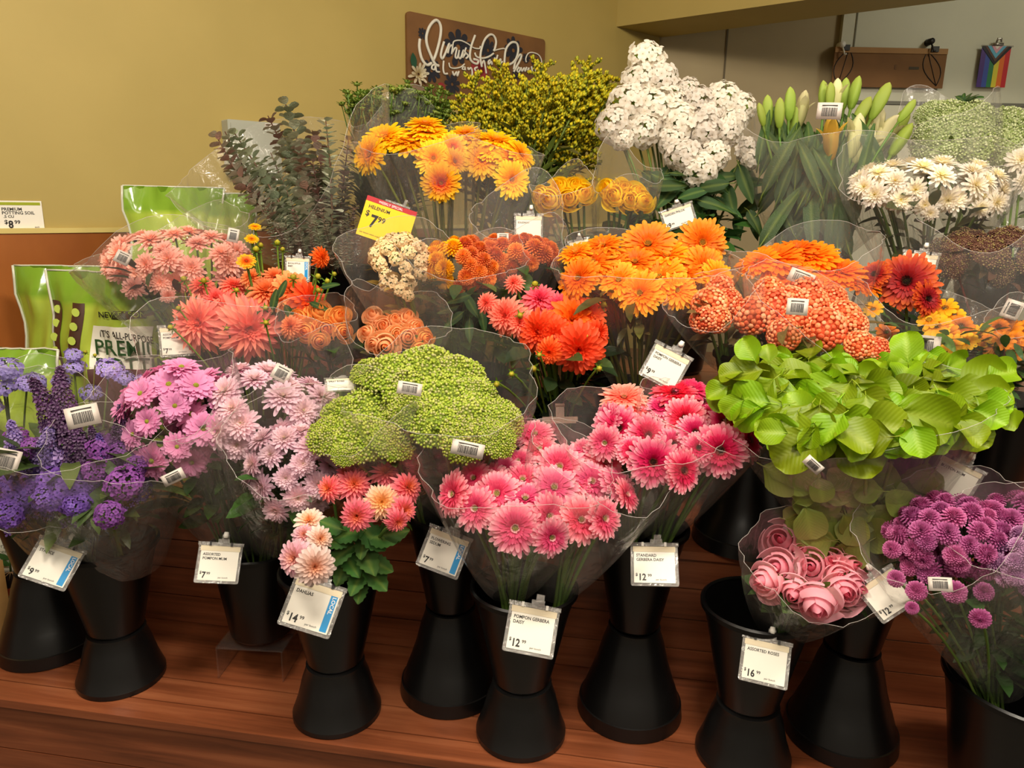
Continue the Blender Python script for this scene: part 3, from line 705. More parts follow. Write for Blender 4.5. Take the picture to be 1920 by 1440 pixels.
    def code(s, px, py, Y, wpx=48, hpx=32, rot=0, fx=0, fy=.2):
        p = at(px, py, Y); k = ppm(p); n = facing(p, fx, fy); x = (RIGHT*math.cos(R(rot))-UP*math.sin(R(rot))); x = (x-n*x.dot(n)).normalized(); y = n.cross(x)
        Mx = Matrix.Translation(p-s.base) @ Matrix((x, y, n)).transposed().to_4x4(); w_, h_ = wpx/k, hpx/k
        m = MB(); V = []; nn = 9
        for i in range(nn):
            u = (i/(nn-1)-.5)
            for sg in (-.5, .5):
                for dz in (0, -.0006): V.append(Vector((u*w_, sg*h_, -.25*u*u*w_+dz)))
        Fs = []
        for i in range(nn-1):
            a, b = i*4, (i+1)*4; Fs += [(a, b, b+2, a+2), (a+1, a+3, b+3, b+1), (a, a+1, b+1, b), (a+2, b+2, b+3, a+3)]
        Fs += [(0, 2, 3, 1), (nn*4-4, nn*4-3, nn*4-1, nn*4-2)]
        m.add(V, Fs, (1, 1, 1)); lb = link('barcode_label', m.mesh('barcode_label', LABELP), s.o, Mx)
        b = MB(); x0 = -.3; 
        while x0 < .3:
            bw = s.r.choice((.012, .02, .03)); z = -.25*x0*x0*w_+.0005; b.box(((x0+bw/2)*w_, -.06*h_, z), (bw*w_, .52*h_, .0004)); x0 += bw+s.r.choice((.012, .02))
        b.box((0, .33*h_, .0004), (.62*w_, .05*h_, .0004))
        link('bars', b.mesh('bars', INK, False), lb); return s
    def branch(s, kind, a, b, Ya, Yb, k=1.0):
        p0, p1 = at(a[0], a[1], Ya), at(b[0], b[1], Yb); d = p1-p0
        s.put(kind, p0, d, d.length*k); s.pts.append((p1, .02)); s.pts.append((p0.lerp(p1, .5), .02))
    def leaf(s, kind, px, py, Y, spx, fx, fy, ang):
        """a flat leaf whose face points along (fx, fy) and whose tip points along image angle ang"""
        p = at(px, py, Y); n = facing(p, fx, fy); t = RIGHT*math.cos(R(ang))+UP*math.sin(R(ang)); t = (t-n*t.dot(n)).normalized(); L = spx/ppm(p)
        M = Matrix.Translation(p-t*L*.5-s.base) @ Matrix((t, n.cross(t), n)).transposed().to_4x4() @ Matrix.Scale(L, 4)
        link('leaf', s.r.choice(K[kind]), s.o, M); s.pts.append((p, L*.3))

# ------------------------------------------------------------------ buckets
def bucket_meshes(kind):
    v = MB(); f = MB(); r = MB()
    if kind == 'short': H_, zw, rw, rb, rt = .325, .115, .056, .09, .10
    elif kind == 'tall': H_, zw, rw, rb, rt = .42, .195, .05, .109, .092
    else: H_, zw, rw, rb, rt = {'pot': (.22, 0, .068, 0, .10), 'bigpot': (.25, 0, .09, 0, .13), 'midpot': (.25, 0, .075, 0, .105)}[kind]
    t = .004
    v.lathe([(.001, zw+.004), (rw-.006, zw+.004), (rw, zw+.012), (rw+(rt-rw)*.35, zw+(H_-zw)*.4), (rw+(rt-rw)*.7, zw+(H_-zw)*.75), (rt, H_-.004), (rt-t, H_-.004), (rw+(rt-rw)*.7-t, zw+(H_-zw)*.75), (rw-t, zw+.02), (.001, zw+.018)], n=48)
    r.lathe([(rt-t, H_-.006), (rt-t, H_), (rt, H_+.003), (rt+.004, H_), (rt+.004, H_-.008), (rt-t, H_-.008)], n=48)
    if rb:
        if kind == 'short': f.lathe([(rb-.004, 0), (rb, .002), (rb, .012), (rb-.001, .014), (rb-.012, .045), (rw+.012, zw-.03), (rw+.003, zw-.004), (rw+.003, zw+.004), (rw-.006, zw+.006), (rb-.016, .016), (rb-.004, 0)], n=48)
        else: f.lathe([(rb-.004, 0), (rb, .002), (rb-.003, .03), (rb-.006, .031), (rb-.021, .075), (rb-.022, .0765), (rb-.036, .12), (rw+.012, zw-.03), (rw+.003, zw-.004), (rw+.003, zw+.004), (rw-.004, zw+.004), (rb-.03, .06), (rb-.012, .006), (rb-.004, 0)], n=48)
    ms = [v.mesh('vessel', BLACKP), f.mesh('foot', FOOTP) if rb else None, r.mesh('rim', BLACKP)]
    for k in ms:
        if k: k.set_sharp_from_angle(angle=R(24))
    return (*ms, H_)
BM = {k: bucket_meshes(k) for k in ('short', 'tall', 'pot', 'bigpot', 'midpot')}
def bucket(kind, x, y, z, label, group='black flower buckets'):
    o = thing('flower_bucket', label, 'bucket', Vector((x, y, z)), group); v, f, r, H_ = BM[kind]
    link('vessel', v, o); link('rim', r, o)
    if f: link('foot', f, o)
    return Vector((x, y, z+H_-.02))
b1 = bucket('tall', -1.075, 1.56, Z1, 'black tall-footed bucket at the far left, behind the price card with a blue strip')
b2 = bucket('short', -.852, 1.450, Z1, 'black waisted bucket under the purple flowers, standing free at the front left')
b4 = bucket('short', -.351, 1.350, Z1, 'black waisted bucket holding the pink and cream dahlias')
b5 = bucket('tall', -.122, 1.433, Z1, 'black tall-footed bucket holding the green sedum')
b6 = bucket('short', .031, 1.297, Z1, 'black waisted bucket holding the pale pink gerberas')
b7 = bucket('tall', .261, 1.373, Z1, 'black tall-footed bucket holding the hot pink gerberas')
b8 = bucket('short', .463, 1.245, Z1, 'black waisted bucket holding the pink roses')
b9 = bucket('tall', .679, 1.307, Z1, 'black tall-footed bucket holding the lime green foliage')
# clear riser with a plain pot
pa = atz(408, 1272, Z1); pw, ph_, pd = .15, .075, .15
rs = thing('acrylic_riser', 'clear acrylic riser stand beneath the plain black pot of pink mums', 'riser', pa, rot=Matrix.Rotation(-A9*.4, 3, 'Z'))
for nm, c, d in (('top_panel', (pw/2, pd/2, ph_), (pw, pd, .004)), ('side_panel', (0.002, pd/2, ph_/2-.002), (.004, pd, ph_-.004)), ('side_panel', (pw-.002, pd/2, ph_/2-.002), (.004, pd, ph_-.004))):
    m = MB(); m.box(c, d); o = link(nm, m.mesh(nm, ACRYLIC, False), rs)
    bv = o.modifiers.new('edge', 'BEVEL'); bv.width = .0012; bv.segments = 2
pc = pa+Vector((pw/2+.008, pd/2-.01, ph_+.002))
b3 = bucket('pot', pc.x, pc.y, pc.z, 'plain black tapered pot standing on the clear acrylic riser')
p10 = atz(1930, 1275, Z1+.25)
b10 = bucket('bigpot', p10.x, p10.y, Z1, 'large plain black pot at the lower right, holding the purple button mums')
# second step
def onstep(px, s, z):
    # point on the step at plan distance s, under image column px (measured at mid height)
    lo = None
    for k in range(600):
        u = -1.6+k*.006; p = su(s, u); p = Vector((p.x, p.y, z+.3)); v = p-CAM
        if 960+F_PX*v.dot(RIGHT)/v.dot(FWD) >= px: return Vector((p.x, p.y, z))
q = onstep(405, 1.66, Z2); m1 = bucket('short', q.x, q.y, Z2, 'black bucket beside the potting soil bag, holding the salmon mums')
q = onstep(500, 1.63, Z2); m2 = bucket('pot', q.x, q.y, Z2, 'black pot hidden beneath the coral dahlias')
q = onstep(690, 1.63, Z2); m3 = bucket('pot', q.x, q.y, Z2, 'black pot hidden beneath the peach roses')
q = onstep(875, 1.70, Z2); m4 = bucket('short', q.x, q.y, Z2, 'black bucket beneath the yellow and rust button mums')
q = onstep(1050, 1.62, Z2); m6 = bucket('midpot', q.x, q.y, Z2, 'black pot beneath the orange-red dahlias, with a spare clip on its rim')
q = onstep(1190, 1.64, Z2); m7 = bucket('short', q.x, q.y, Z2, 'black bucket beneath the orange gerberas')
q = Vector((.515, 1.525, Z2)); m8 = bucket('tall', q.x, q.y, Z2, 'black tall-footed bucket on the second step, below the coral cockscomb')
q = onstep(1540, 1.70, Z2); m8b = bucket('short', q.x, q.y, Z2, 'black bucket beneath the deep orange gerberas')
q = onstep(1730, 1.63, Z2); m9 = bucket('short', q.x, q.y, Z2, 'black bucket behind the lime foliage, holding rust and yellow sneezeweed')
q = onstep(1880, 1.70, Z2); m10 = bucket('short', q.x, q.y, Z2, 'black bucket at the right, holding brown seed heads')
q = onstep(640, 2.0, Z3); k1 = bucket('midpot', q.x, q.y, Z3, 'black pot beneath the grey-green eucalyptus')
q = onstep(775, 2.12, Z3); k2 = bucket('short', q.x, q.y, Z3, 'black bucket beneath the green budded stems')
q = onstep(860, 1.93, Z3); k4 = bucket('pot', q.x, q.y, Z3, 'black pot beneath the yellow gerberas')
q = onstep(1010, 2.12, Z3); k3 = bucket('short', q.x, q.y, Z3, 'black bucket beneath the goldenrod')
q = onstep(1115, 1.92, Z3); k5 = bucket('pot', q.x, q.y, Z3, 'black pot beneath the yellow roses')
q = onstep(1275, 2.02, Z3); k6 = bucket('midpot', q.x, q.y, Z3, 'black pot beneath the white phlox')
q = onstep(1505, 1.98, Z3); k7 = bucket('short', q.x, q.y, Z3, 'black bucket with its rim showing beneath the lilies')
q = onstep(1740, 1.95, Z3); k8 = bucket('pot', q.x, q.y, Z3, 'black pot beneath the white mums')
q = onstep(1860, 2.12, Z3); k9 = bucket('short', q.x, q.y, Z3, 'black bucket beneath the pale green lace flowers')

# ------------------------------------------------------------------ front row bouquets
V3 = lambda x, y, z: Vector((x, y, z))
# purple mixed bouquets
B = Bq('purple_bouquet', 'wrapped purple bouquet at the left picture edge, with lavender flat heads', b1+V3(-.03, 0, 0), seed=3)
for px, py, s_, fx, fy in ((8, 690, 66, -.1, .75), (5, 720, 60, -.1, .7), (50, 718, 46, 0, .75), (-25, 760, 60, -.2, .6)):
    p = at(px, py, 1.46); n = facing(p, fx, fy); B.put('lavhead', p, n, s_*.5/ppm(p)); B.pts.append((p, .03)); B.stem(p, n, .002, '#6f8040')
for a, b in (((40, 880), (20, 790)), ((75, 890), (95, 800)), ((10, 960), (-10, 880)), ((60, 950), (70, 880)), ((30, 980), (5, 900))): B.branch('spike_violet' if a[1] < 900 else 'spike_purple', a, b, 1.36, 1.34)
B.heads('lilac', [(30, 930, 70, -.1, .3), (65, 912, 70, 0, .3), (5, 905, 60, -.2, .4), (15, 965, 60, -.1, 0)], 1.32, True); B.heads('plum', [(60, 840, 50, 0, .4), (30, 820, 46, -.1, .5)], 1.36, True)
B.foliage(60, .09, .025, ('#4c5a34', '#5c6a3c', '#3f5230')).film(.2, 1.0, (0, 0, 0), .09, seed=5).code(12, 865, 1.27, 42, 46, 8, 0, .1)
B = Bq('purple_bouquet', 'wrapped bouquet of dark plum spikes and lavender heads at the left', b2+V3(-.05, .01, 0), seed=4)
for px, py, s_, fx, fy in ((138, 664, 36, 0, .8), (140, 686, 44, 0, .8), (205, 690, 56, .1, .75), (60, 715, 52, 0, .7), (115, 712, 40, 0, .8), (235, 708, 40, .2, .7), (170, 735, 44, .1, .7), (268, 715, 36, .2, .7)):
    p = at(px, py, 1.5); n = facing(p, fx, fy); B.put('lavhead', p, n, s_*.5/ppm(p)); B.pts.append((p, .03)); B.stem(p, n, .002, '#6f8040')
for px, py in ((160, 662), (178, 668)):
    p = at(px, py, 1.49); n = facing(p, 0, .9); B.put('dbud', p, n, 7/ppm(p)); B.stem(p, n, .0015, '#7a7040')
for k_, a, b in (('spike_dark', (130, 830), (60, 712)), ('spike_dark', (120, 800), (112, 690)), ('spike_dark', (150, 860), (95, 760)), ('spike_dark', (165, 880), (130, 780)), ('spike_violet', (135, 930), (85, 790)), ('spike_violet', (150, 900), (115, 800)), ('spike_dark', (180, 900), (140, 800)),
                 ('spike_purple', (150, 970), (120, 870)), ('spike_purple', (125, 965), (70, 880)), ('spike_purple', (100, 960), (40, 900))): B.branch(k_, a, b, 1.37, 1.36)
B.heads('lilac', [(100, 905, 70, 0, .3), (128, 928, 76, 0, .2), (90, 935, 60, -.1, .1), (145, 945, 56, .1, .1), (160, 905, 56, .1, .3)], 1.30, True)
B.foliage(90, .1, .03, ('#55633a', '#66753f', '#46592e')).film(.2, 1.0, (0, 0, .0), .1, seed=8).code(155, 780, 1.27, 56, 40, -15, 0, .1)
B = Bq('purple_bouquet', 'wrapped violet statice bouquet leaning towards the pink mums', b2+V3(.02, 0, 0), seed=6)
for a, b in (((205, 900), (185, 815)), ((225, 880), (215, 800)), ((240, 940), (235, 860)), ((215, 950), (195, 880)), ((250, 900), (265, 850)), ((190, 870), (170, 800)), ((262, 930), (275, 880)), ((230, 830), (225, 760))): B.branch('spike_purple' if a[1] > 890 else 'spike_dark', a, b, 1.37, 1.36)
B.heads('plum', [(195, 838, 66, 0, .4), (228, 850, 60, .1, .4), (232, 905, 74, .1, .2), (180, 880, 56, 0, .3), (205, 965, 60, 0, 0), (255, 875, 50, .3, .2)], 1.31, True)
B.foliage(70, .1, .03, ('#55633a', '#66753f', '#46592e'), .15).film(.2, 1.05, (0, 0, 0), .1, seed=11)
# pink mums
B = Bq('chrysanthemum_bouquet', 'wrapped bouquet of bright pink daisy mums beside the purple flowers', b3+V3(-.04, -.01, 0), seed=21)
B.dome('mum_pink', 330, 795, 190, 225, 1.40, 66, .95, 3, -.35, .7)
B.foliage(60, .06, .03).film(.22, 1.0, seed=2).code(325, 895, 1.28, 40, 22, -22, 0, -.2)
B = Bq('chrysanthemum_bouquet', 'wrapped bouquet of pale pink mums with cream hearts, middle of the pink group', b3+V3(0, .02, 0), seed=22)
B.dome(['mum_light', 'mum_pink', 'mum_light'], 478, 780, 320, 180, 1.46, 66, .9, 3, -.1, .6, zone=lambda d, r: 'mum_pink' if d.x < -.35 else 'mum_light')
B.foliage(50, .06, .03).film(.42, 1.0, seed=3).code(528, 700, 1.42, 34, 30, 25)
B = Bq('chrysanthemum_bouquet', 'wrapped bouquet of pale pink mums hanging low beside the pink dahlias', b3+V3(.04, -.01, 0), seed=23)
B.dome('mum_light', 550, 885, 165, 180, 1.36, 60, .95, 3, -.3, .7)
B.foliage(60, .06, .03).film(.25, 1.05, seed=4)
# dahlias in the middle bucket
B = Bq('dahlia_bouquet', 'bouquet of rose-pink and yellow dahlias above the blue-striped dahlia price card', b4+V3(.02, 0, 0), seed=31)
B.heads('dah_pink', [(617, 916, 62, -.5, .1), (664, 908, 78, 0, .2), (722, 887, 66, .1, .6), (764, 914, 74, .5, .3), (716, 941, 80, 0, 0, 'dah_cream'), (669, 967, 76, -.1, -.2), (757, 956, 66, .5, -.1), (745, 977, 56, .4, -.4), (650, 888, 54, -.2, .5)], 1.25, True, '#4a6a28', .003)
for px, py, s_, a_ in ((655, 1000, 62, 200), (700, 1010, 66, -40), (640, 1040, 60, 230), (690, 1050, 66, -70), (720, 1010, 60, -10), (705, 1085, 62, -50), (670, 1090, 56, -110), (640, 1075, 50, 250), (740, 1000, 56, 10), (620, 985, 50, 160), (680, 1025, 50, -90), (660, 1060, 54, -60), (715, 1060, 50, -30), (630, 1015, 52, 190), (675, 1110, 44, -100)):
    B.leaf('dleaf', px, py, 1.235, s_, B.r.uniform(-.4, .4), B.r.uniform(-.1, .5), a_)
B = Bq('dahlia_bouquet', 'bouquet of white dahlias flushed pink, drooping over the dahlia price card', b4+V3(-.04, -.02, 0), seed=32)
B.heads('dah_blush', [(580, 978, 70, -.2, .5), (600, 1010, 58, .3, .1), (553, 1046, 80, -.4, 0, 'dah_lilac'), (590, 1062, 88, .1, -.1), (570, 1003, 50, -.1, .3, 'dah_lilac')], 1.2, True, '#4a6a28', .003)
# sedum
def sedum(lbl, lst, Y, base, seed, codes):
    B = Bq('sedum_bouquet', lbl, base, seed=seed)
    B.heads('sedum', lst, Y, True, '#6f8a34', .003, .5, .0012)
    B.foliage(40, .06, .03, ('#4f5e2a', '#63703a')).film(.25, 1.0, seed=seed)
    for c in codes: B.code(*c)
    return B
sedum('wrapped bouquet of yellow-green sedum with smaller heads, beside the pale pink mums', [(650, 785, 100, -.2, .65), (700, 765, 110, 0, .7), (745, 790, 80, .2, .6), (620, 820, 90, -.3, .5), (680, 825, 110, 0, .5), (735, 830, 90, .3, .5), (650, 850, 60, -.2, .35), (760, 770, 70, .3, .6)], 1.33, b5+V3(-.04, 0, 0), 41, [])
sedum('wrapped bouquet of broad yellow-green sedum heads in the middle of the front row', [(730, 705, 110, -.3, .75), (800, 695, 120, 0, .75), (860, 710, 110, .2, .75), (770, 735, 110, -.1, .65), (835, 750, 120, 0, .6), (895, 745, 90, .4, .6), (820, 795, 110, -.2, .45), (890, 790, 115, .1, .5), (940, 790, 90, .5, .4), (870, 825, 100, 0, .3), (930, 825, 80, .4, .3), (690, 700, 70, -.4, .7), (770, 770, 90, -.3, .5)], 1.34, b5+V3(.03, 0, 0), 42, [(768, 728, 1.27, 46, 24, 8, 0, .2), (877, 842, 1.2, 62, 28, 12, 0, 0)])
# pale pink gerberas
B = Bq('gerbera_bouquet', 'wrapped bouquet of pale pink gerberas facing forward, above the front middle bucket', b6+V3(-.03, -.01, 0), seed=51)
B.heads('ger_pink', [(851, 927, 88, -.78, .1), (892, 953, 82, -.4, 0), (932, 926, 88, -.15, .3), (985, 936, 82, 0, .7), (966, 990, 98, 0, -.05), (1028, 968, 86, .62, 0), (1034, 1007, 74, .35, -.3), (980, 900, 78, 0, .62), (922, 897, 66, -.2, .6), (1039, 915, 88, .1, .45), (1049, 876, 90, 0, .25), (1003, 815, 72, 0, .72), (1012, 843, 70, 0, .7), (889, 897, 70, -.45, .4), (972, 866, 62, -.2, .65), (944, 880, 60, -.2, .6)], 1.24, True, '#5e7a32', .0035, .55)
B.film(.18, 1.02, (0, .0, .01), .03, seed=12)
B = Bq('gerbera_bouquet', 'wrapped bouquet of pale pink gerberas turned sideways, below the hot pink ones', b6+V3(.055, 0, .0), seed=52)
B.heads('ger_pink', [(1099, 845, 60, .1, .72), (1110, 903, 80, .2, .32), (1134, 868, 66, .3, .6), (1157, 909, 80, .6, .5), (1174, 928, 66, .8, .3), (1089, 974, 88, .35, 0), (1132, 972, 80, .68, 0), (1078, 905, 66, 0, .5), (1120, 845, 56, .3, .7)], 1.26, True, '#5e7a32', .0035, .55)
B.film(.22, 1.02, (0.0, 0, .01), .03, seed=15)
# hot pink gerberas
B = Bq('gerbera_bouquet', 'wrapped bouquet of hot pink dark-hearted gerberas with two coral ones on top', b7+V3(-.02, 0, 0), seed=53)
B.heads('ger_hot', [(1160, 803, 86, 0, .1), (1170, 746, 82, 0, .82, 'ger_coral'), (1196, 768, 62, .1, .72, 'ger_coral'), (1139, 787, 68, -.8, .2), (1214, 817, 80, .3, .25), (1225, 866, 92, 0, -.05), (1280, 882, 80, .6, 0), (1263, 833, 66, .4, .4), (1135, 830, 66, -.3, -.1, 'ger_pink'), (1185, 845, 60, .1, .3), (1225, 780, 60, .1, .6)], 1.3, True, '#5e7a32', .0035, .55)
B.film(.16, 1.05, (0, 0, 0), .03, seed=21)
B = Bq('gerbera_bouquet', 'wrapped bouquet of hot pink gerberas touching the lime foliage', b7+V3(.03, 0, .0), seed=54)
B.heads('ger_hot', [(1283, 786, 82, 0, .15), (1303, 811, 70, .2, .3), (1265, 738, 86, 0, .84, 'ger_crim'), (1296, 733, 70, .1, .8, 'ger_crim'), (1351, 844, 98, .05, -.05), (1338, 780, 66, .2, .6), (1356, 793, 66, .3, .5), (1403, 826, 80, .8, .2), (1241, 762, 60, -.1, .7), (1320, 755, 60, .2, .7), (1310, 840, 60, .1, .2), (1380, 810, 60, .5, .5)], 1.31, True, '#5e7a32', .0035, .55)
B.film(.12, 1.08, (0, 0, 0), .03, seed=23)
# pink roses
B = Bq('rose_bouquet', 'wrapped bouquet of large blush pink roses low at the right', b8+V3(.05, .0, -.02), seed=61)
B.heads('rose_pink', [(1463, 1012, 84, -.15, .25), (1457, 1066, 84, -.3, .1), (1519, 1064, 78, -.05, .15), (1430, 1092, 70, -.7, -.2), (1535, 1138, 88, 0, -.6), (1488, 1116, 70, -.25, -.35), (1585, 1112, 80, .25, -.2), (1557, 1052, 76, .1, .2), (1530, 1004, 74, .1, .45), (1578, 1082, 70, .25, .1), (1600, 1062, 68, .5, .15), (1610, 1104, 66, .5, -.15), (1572, 1028, 70, .25, .4), (1502, 1030, 60, 0, .3)], 1.16, True, '#4a6a2c', .0035, .70)
B.foliage(40, .06, .035, ('#3f5c2a', '#53703a'), .2, .8).film(.22, 1.0, (0, 0, 0), .05, seed=31)
# lime foliage
B = Bq('lime_foliage_bouquet', 'wrapped bouquet of broad lime green leaves, the largest on the right', b9, seed=71)
r_ = B.r
P0 = at(1625, 745, 1.25)
for i in range(190):
    a = 2.39996*i; rr = math.sqrt((i+.5)/190); x = rr*math.cos(a); y = rr*math.sin(a)
    px = 1622+x*262+r_.uniform(-14, 14)+y*18; py = 752+y*84*(1 if y > 0 else 1.1)+r_.uniform(-12, 12)
    if px < 1420 and py > 820: continue
    Yq = 1.27-y*.15-rr*.02+r_.uniform(-.02, .02); sp = r_.uniform(46, 82)*(.8 if y < -.5 else 1)
    ang = math.degrees(math.atan2(-y*.6-.15, x))+r_.uniform(-50, 50)
    B.leaf('lime', px, py, Yq, sp, .35*x+r_.uniform(-.5, .5), .4+r_.uniform(-.45, .45)-.2*max(0, y), ang+r_.uniform(-40, 40))
for px, py, s_, fx, fy, a_ in ((1403, 655, 50, -.1, .1, 120), (1440, 662, 36, 0, .2, 100), (1370, 700, 46, -.2, .6, 170), (1345, 735, 44, -.3, .5, 200), (1395, 700, 70, -.1, .75, 175), (1845, 715, 92, .2, .3, 20), (1880, 700, 60, .4, .4, 15), (1490, 845, 90, 0, .2, 205), (1610, 850, 96, .1, .1, -30), (1660, 800, 90, .1, .3, -10), (1700, 650, 60, 0, .2, 95), (1740, 785, 100, .2, -.05, -15), (1850, 760, 70, .4, .3, -20)):
    B.leaf('lime', px, py, 1.14 if py > 780 else 1.27, s_, fx, fy, a_)
hp = list(B.pts)
for i in range(90):
    t = r_.uniform(.05, .98); cx = 1585+t*40; wd = 16+172*t**.9
    B.leaf('lime_pale', cx+r_.uniform(-wd, wd), 1085-t*215, 1.22-.03*t+r_.uniform(-.03, .06), r_.uniform(46, 80), r_.uniform(-.4, .4), r_.uniform(-.5, .2), r_.uniform(0, 360))
B.pts = hp
for i in range(14): p, z = hp[i*9]; B.stem(p-V3(0, 0, .05), V3(0, 0, 1), .003, '#8a8c44', .01)
B.film(.10, .95, (0, 0, -.03), .05, flat=.62, seed=44, wr=.04).code(1525, 872, 1.1, 36, 20, 40, 0, -.2).code(1728, 645, 1.42, 62, 34, 8, 0, .1)
# purple button mums
B = Bq('button_mum_bouquet', 'wrapped bouquet of magenta-purple button mums at the lower right', b10+V3(-.04, 0, 0), seed=81)
B.dome('pom_purple', 1790, 1010, 220, 150, 1.12, 42, .9, 3, -.25, .8)
B.heads('pom_purple', [(1680, 1085, 34, -.2, 0), (1705, 1063, 36, -.1, .1), (1740, 1075, 44, 0, .1), (1718, 1108, 40, -.1, -.1), (1790, 1110, 46, 0, -.1), (1845, 1110, 38, .1, -.1), (1838, 1160, 40, 0, -.4), (1820, 1072, 42, 0, .1), (1775, 1060, 46, 0, .1), (1765, 1030, 42, 0, .2), (1735, 1040, 40, -.2, .2), (1710, 1140, 26, 0, -.2)], 1.06, True, '#5e7a32', .0022)
B.heads('pom_purple', [(1680, 1000, 40, -.4, .3), (1700, 970, 40, -.3, .5), (1672, 1030, 36, -.4, .1), (1720, 945, 40, -.2, .6), (1765, 935, 40, 0, .7)], 1.16, True, '#5e7a32', .0022)
B.foliage(150, .055, .022, ('#33502a', '#456a34', '#3c5a2c'), .1, .85).film(.2, 1.05, seed=51).code(1763, 1095, 1.0, 40, 26, 8)
B = Bq('button_mum_bouquet', 'wrapped bouquet of pale lilac button mums cut by the right picture edge', b10+V3(.05, 0, 0), seed=82)
B.dome('pom_lav', 1925, 1060, 110, 120, 1.04, 38, .9, 3, -.3, .8)
B.dome('pom_purple', 1900, 965, 130, 60, 1.14, 42, .8, 3, -.1, .8)
B.foliage(60, .055, .022, ('#33502a', '#456a34'), .1, .8).film(.2, 1.0, seed=52)

# ------------------------------------------------------------------ second row
B = Bq('chrysanthemum_bouquet', 'wrapped bouquet of salmon pink mums above the potting soil bag', m1+V3(-.02, 0, 0), seed=101)
B.dome('mum_salmon', 335, 490, 265, 120, 1.84, 54, 1.0, 3, -.1, .6)
B.heads('mum_salmon', [(225, 510, 56, -.3, .2), (262, 512, 60, -.1, .2), (340, 505, 46, 0, .2), (205, 492, 48, -.5, .2), (300, 530, 50, -.1, 0), (250, 540, 50, -.2, -.2), (315, 555, 34, 0, -.2), (445, 470, 46, .3, .4)], 1.76, True)
B.foliage(70, .07, .03, ('#2a3a22', '#3a4a28', '#4a3a2a')).film(.3, 1.12, (-.02, 0, .0), .04, seed=61).code(230, 483, 1.68, 26, 24, 20).code(437, 441, 1.72, 20, 26, 8)
B = Bq('dahlia_bouquet', 'bouquet of large coral dahlias with green buds beside the soil bag', m2+V3(-.03, -.02, 0), seed=102)
def petaled_dahlia(B, px, py, spx, fx, fy, Y, cin, cmid, ctip):
    """large dahlia whose petals are pieces of their own"""
    p = at(px, py, Y); n = facing(p, fx, fy); size = spx*.5/ppm(p); a, b, c = lin(cin), lin(cmid), lin(ctip)
    m = MB(); bead(m, (0, 0, .08), .16, a)
    for i in range(40): petal(m, 2.39996*i, .14*math.sqrt(i/40), .08, .2+.25*i/40, .09+.05*i/40, R(88-28*i/40), -.1, .5, 'point', lambda t, s: mixc(mixc(a, b, i/40), c, t*.5))
    m.tube([(0, 0, -.3), (0, 0, .0)], [.06, .18], lin('#5d7a2c'), 8)
    M = Matrix.Translation(p-B.base) @ basis(n, 0).to_4x4() @ Matrix.Scale(size, 4)
    h = link('dahlia', m.mesh('dahlia', PETAL), B.o, M)
    for i in range(84):
        f = i/83; el = R(58-88*f**.85)+rnd.uniform(-.08, .08); az = 2.39996*i+rnd.uniform(-.08, .08); L = .52+.48*f
        key = ('pt', cmid, i % 3)
        if key not in K:
            q = MB(); petal(q, 0, 0, 0, 1, .24, .12, -.45, .6, 'point', lambda t, s: mixc(b, c, t)); K[key] = q.mesh('petal', PETAL)
        Mp = Matrix.Rotation(az, 4, 'Z') @ Matrix.Translation((.1+.06*f, 0, .04-.14*f)) @ Matrix.Rotation(-el, 4, 'Y') @ Matrix.Scale(L*rnd.uniform(.9, 1.08), 4)
        link('petal', K[key], h, Mp)
    B.pts.append((p, size)); B.stem(p, n, .003, '#5d7a2c', size*.2)
for q in ((372, 605, 118, -.35, .1, 1.66), (468, 618, 132, .2, -.12, 1.62), (432, 580, 90, 0, .3, 1.7)): petaled_dahlia(B, *q, '#ee5850', '#fa6c68', '#ff9c88')
B.heads('dah_coral', [(378, 536, 62, -.1, .72), (437, 536, 60, .1, .75), (405, 560, 60, -.1, .5)], 1.72, True)
B.heads('dbud', [(382, 528, 22, 0, .5), (443, 545, 18, .2, .3), (322, 615, 22, -.6, .2), (336, 580, 20, -.5, .5), (497, 578, 22, .3, .2), (345, 525, 22, -.2, .6), (425, 615, 16, 0, -.2)], 1.64, True, '#6d8a2c', .002)
B = Bq('dahlia_bouquet', 'bouquet of apricot ball dahlias with yellow buds in front of the eucalyptus', m2+V3(.04, 0, 0), seed=103)
B.heads('dah_peach', [(500, 548, 88, -.2, .6), (545, 545, 96, .1, .45), (580, 560, 84, .6, .2, 'dah_red'), (472, 520, 50, -.2, .6, 'dah_peach'), (515, 520, 60, 0, .7)], 1.70, True)
B.heads('dbud', [(550, 522, 24, 0, .6), (595, 520, 22, .4, .6), (612, 528, 20, .6, .4), (480, 470, 24, 0, .8), (520, 458, 22, 0, .9), (488, 462, 20, .2, .8), (498, 605, 20, .2, 0), (596, 545, 20, .4, .3), (530, 470, 18, 0, .9), (625, 515, 18, .6, .5)], 1.67, True, '#6d8a2c', .002)
B.heads('dah_peach', [(462, 490, 36, 0, .6, 'ger_yelred'), (603, 482, 46, .85, .1, 'dah_orange'), (472, 448, 26, 0, .7, 'ger_yellow'), (478, 425, 24, 0, .8, 'ger_yellow')], 1.70, True)
for px, py, s_, a_ in ((515, 560, 46, 80), (530, 540, 40, 70), (600, 575, 40, -20), (620, 535, 36, 20), (545, 590, 44, -60), (485, 590, 44, 200)): B.leaf('greenleaf', px, py, 1.63, s_, 0, .4, a_)
B = Bq('rose_bouquet', 'wrapped bouquet of orange roses partly behind the peach roses', m3+V3(-.05, 0, 0), seed=104)
B.heads('rose_orange', [(560, 595, 56, -.3, .4), (600, 580, 58, 0, .6), (638, 592, 56, .2, .5), (572, 622, 52, -.3, .1), (612, 616, 54, 0, .2), (645, 622, 48, .2, .1), (545, 612, 46, -.5, .3, 'dah_peach'), (600, 640, 44, 0, -.2)], 1.60, True, '#4a6428', .0032, .58)
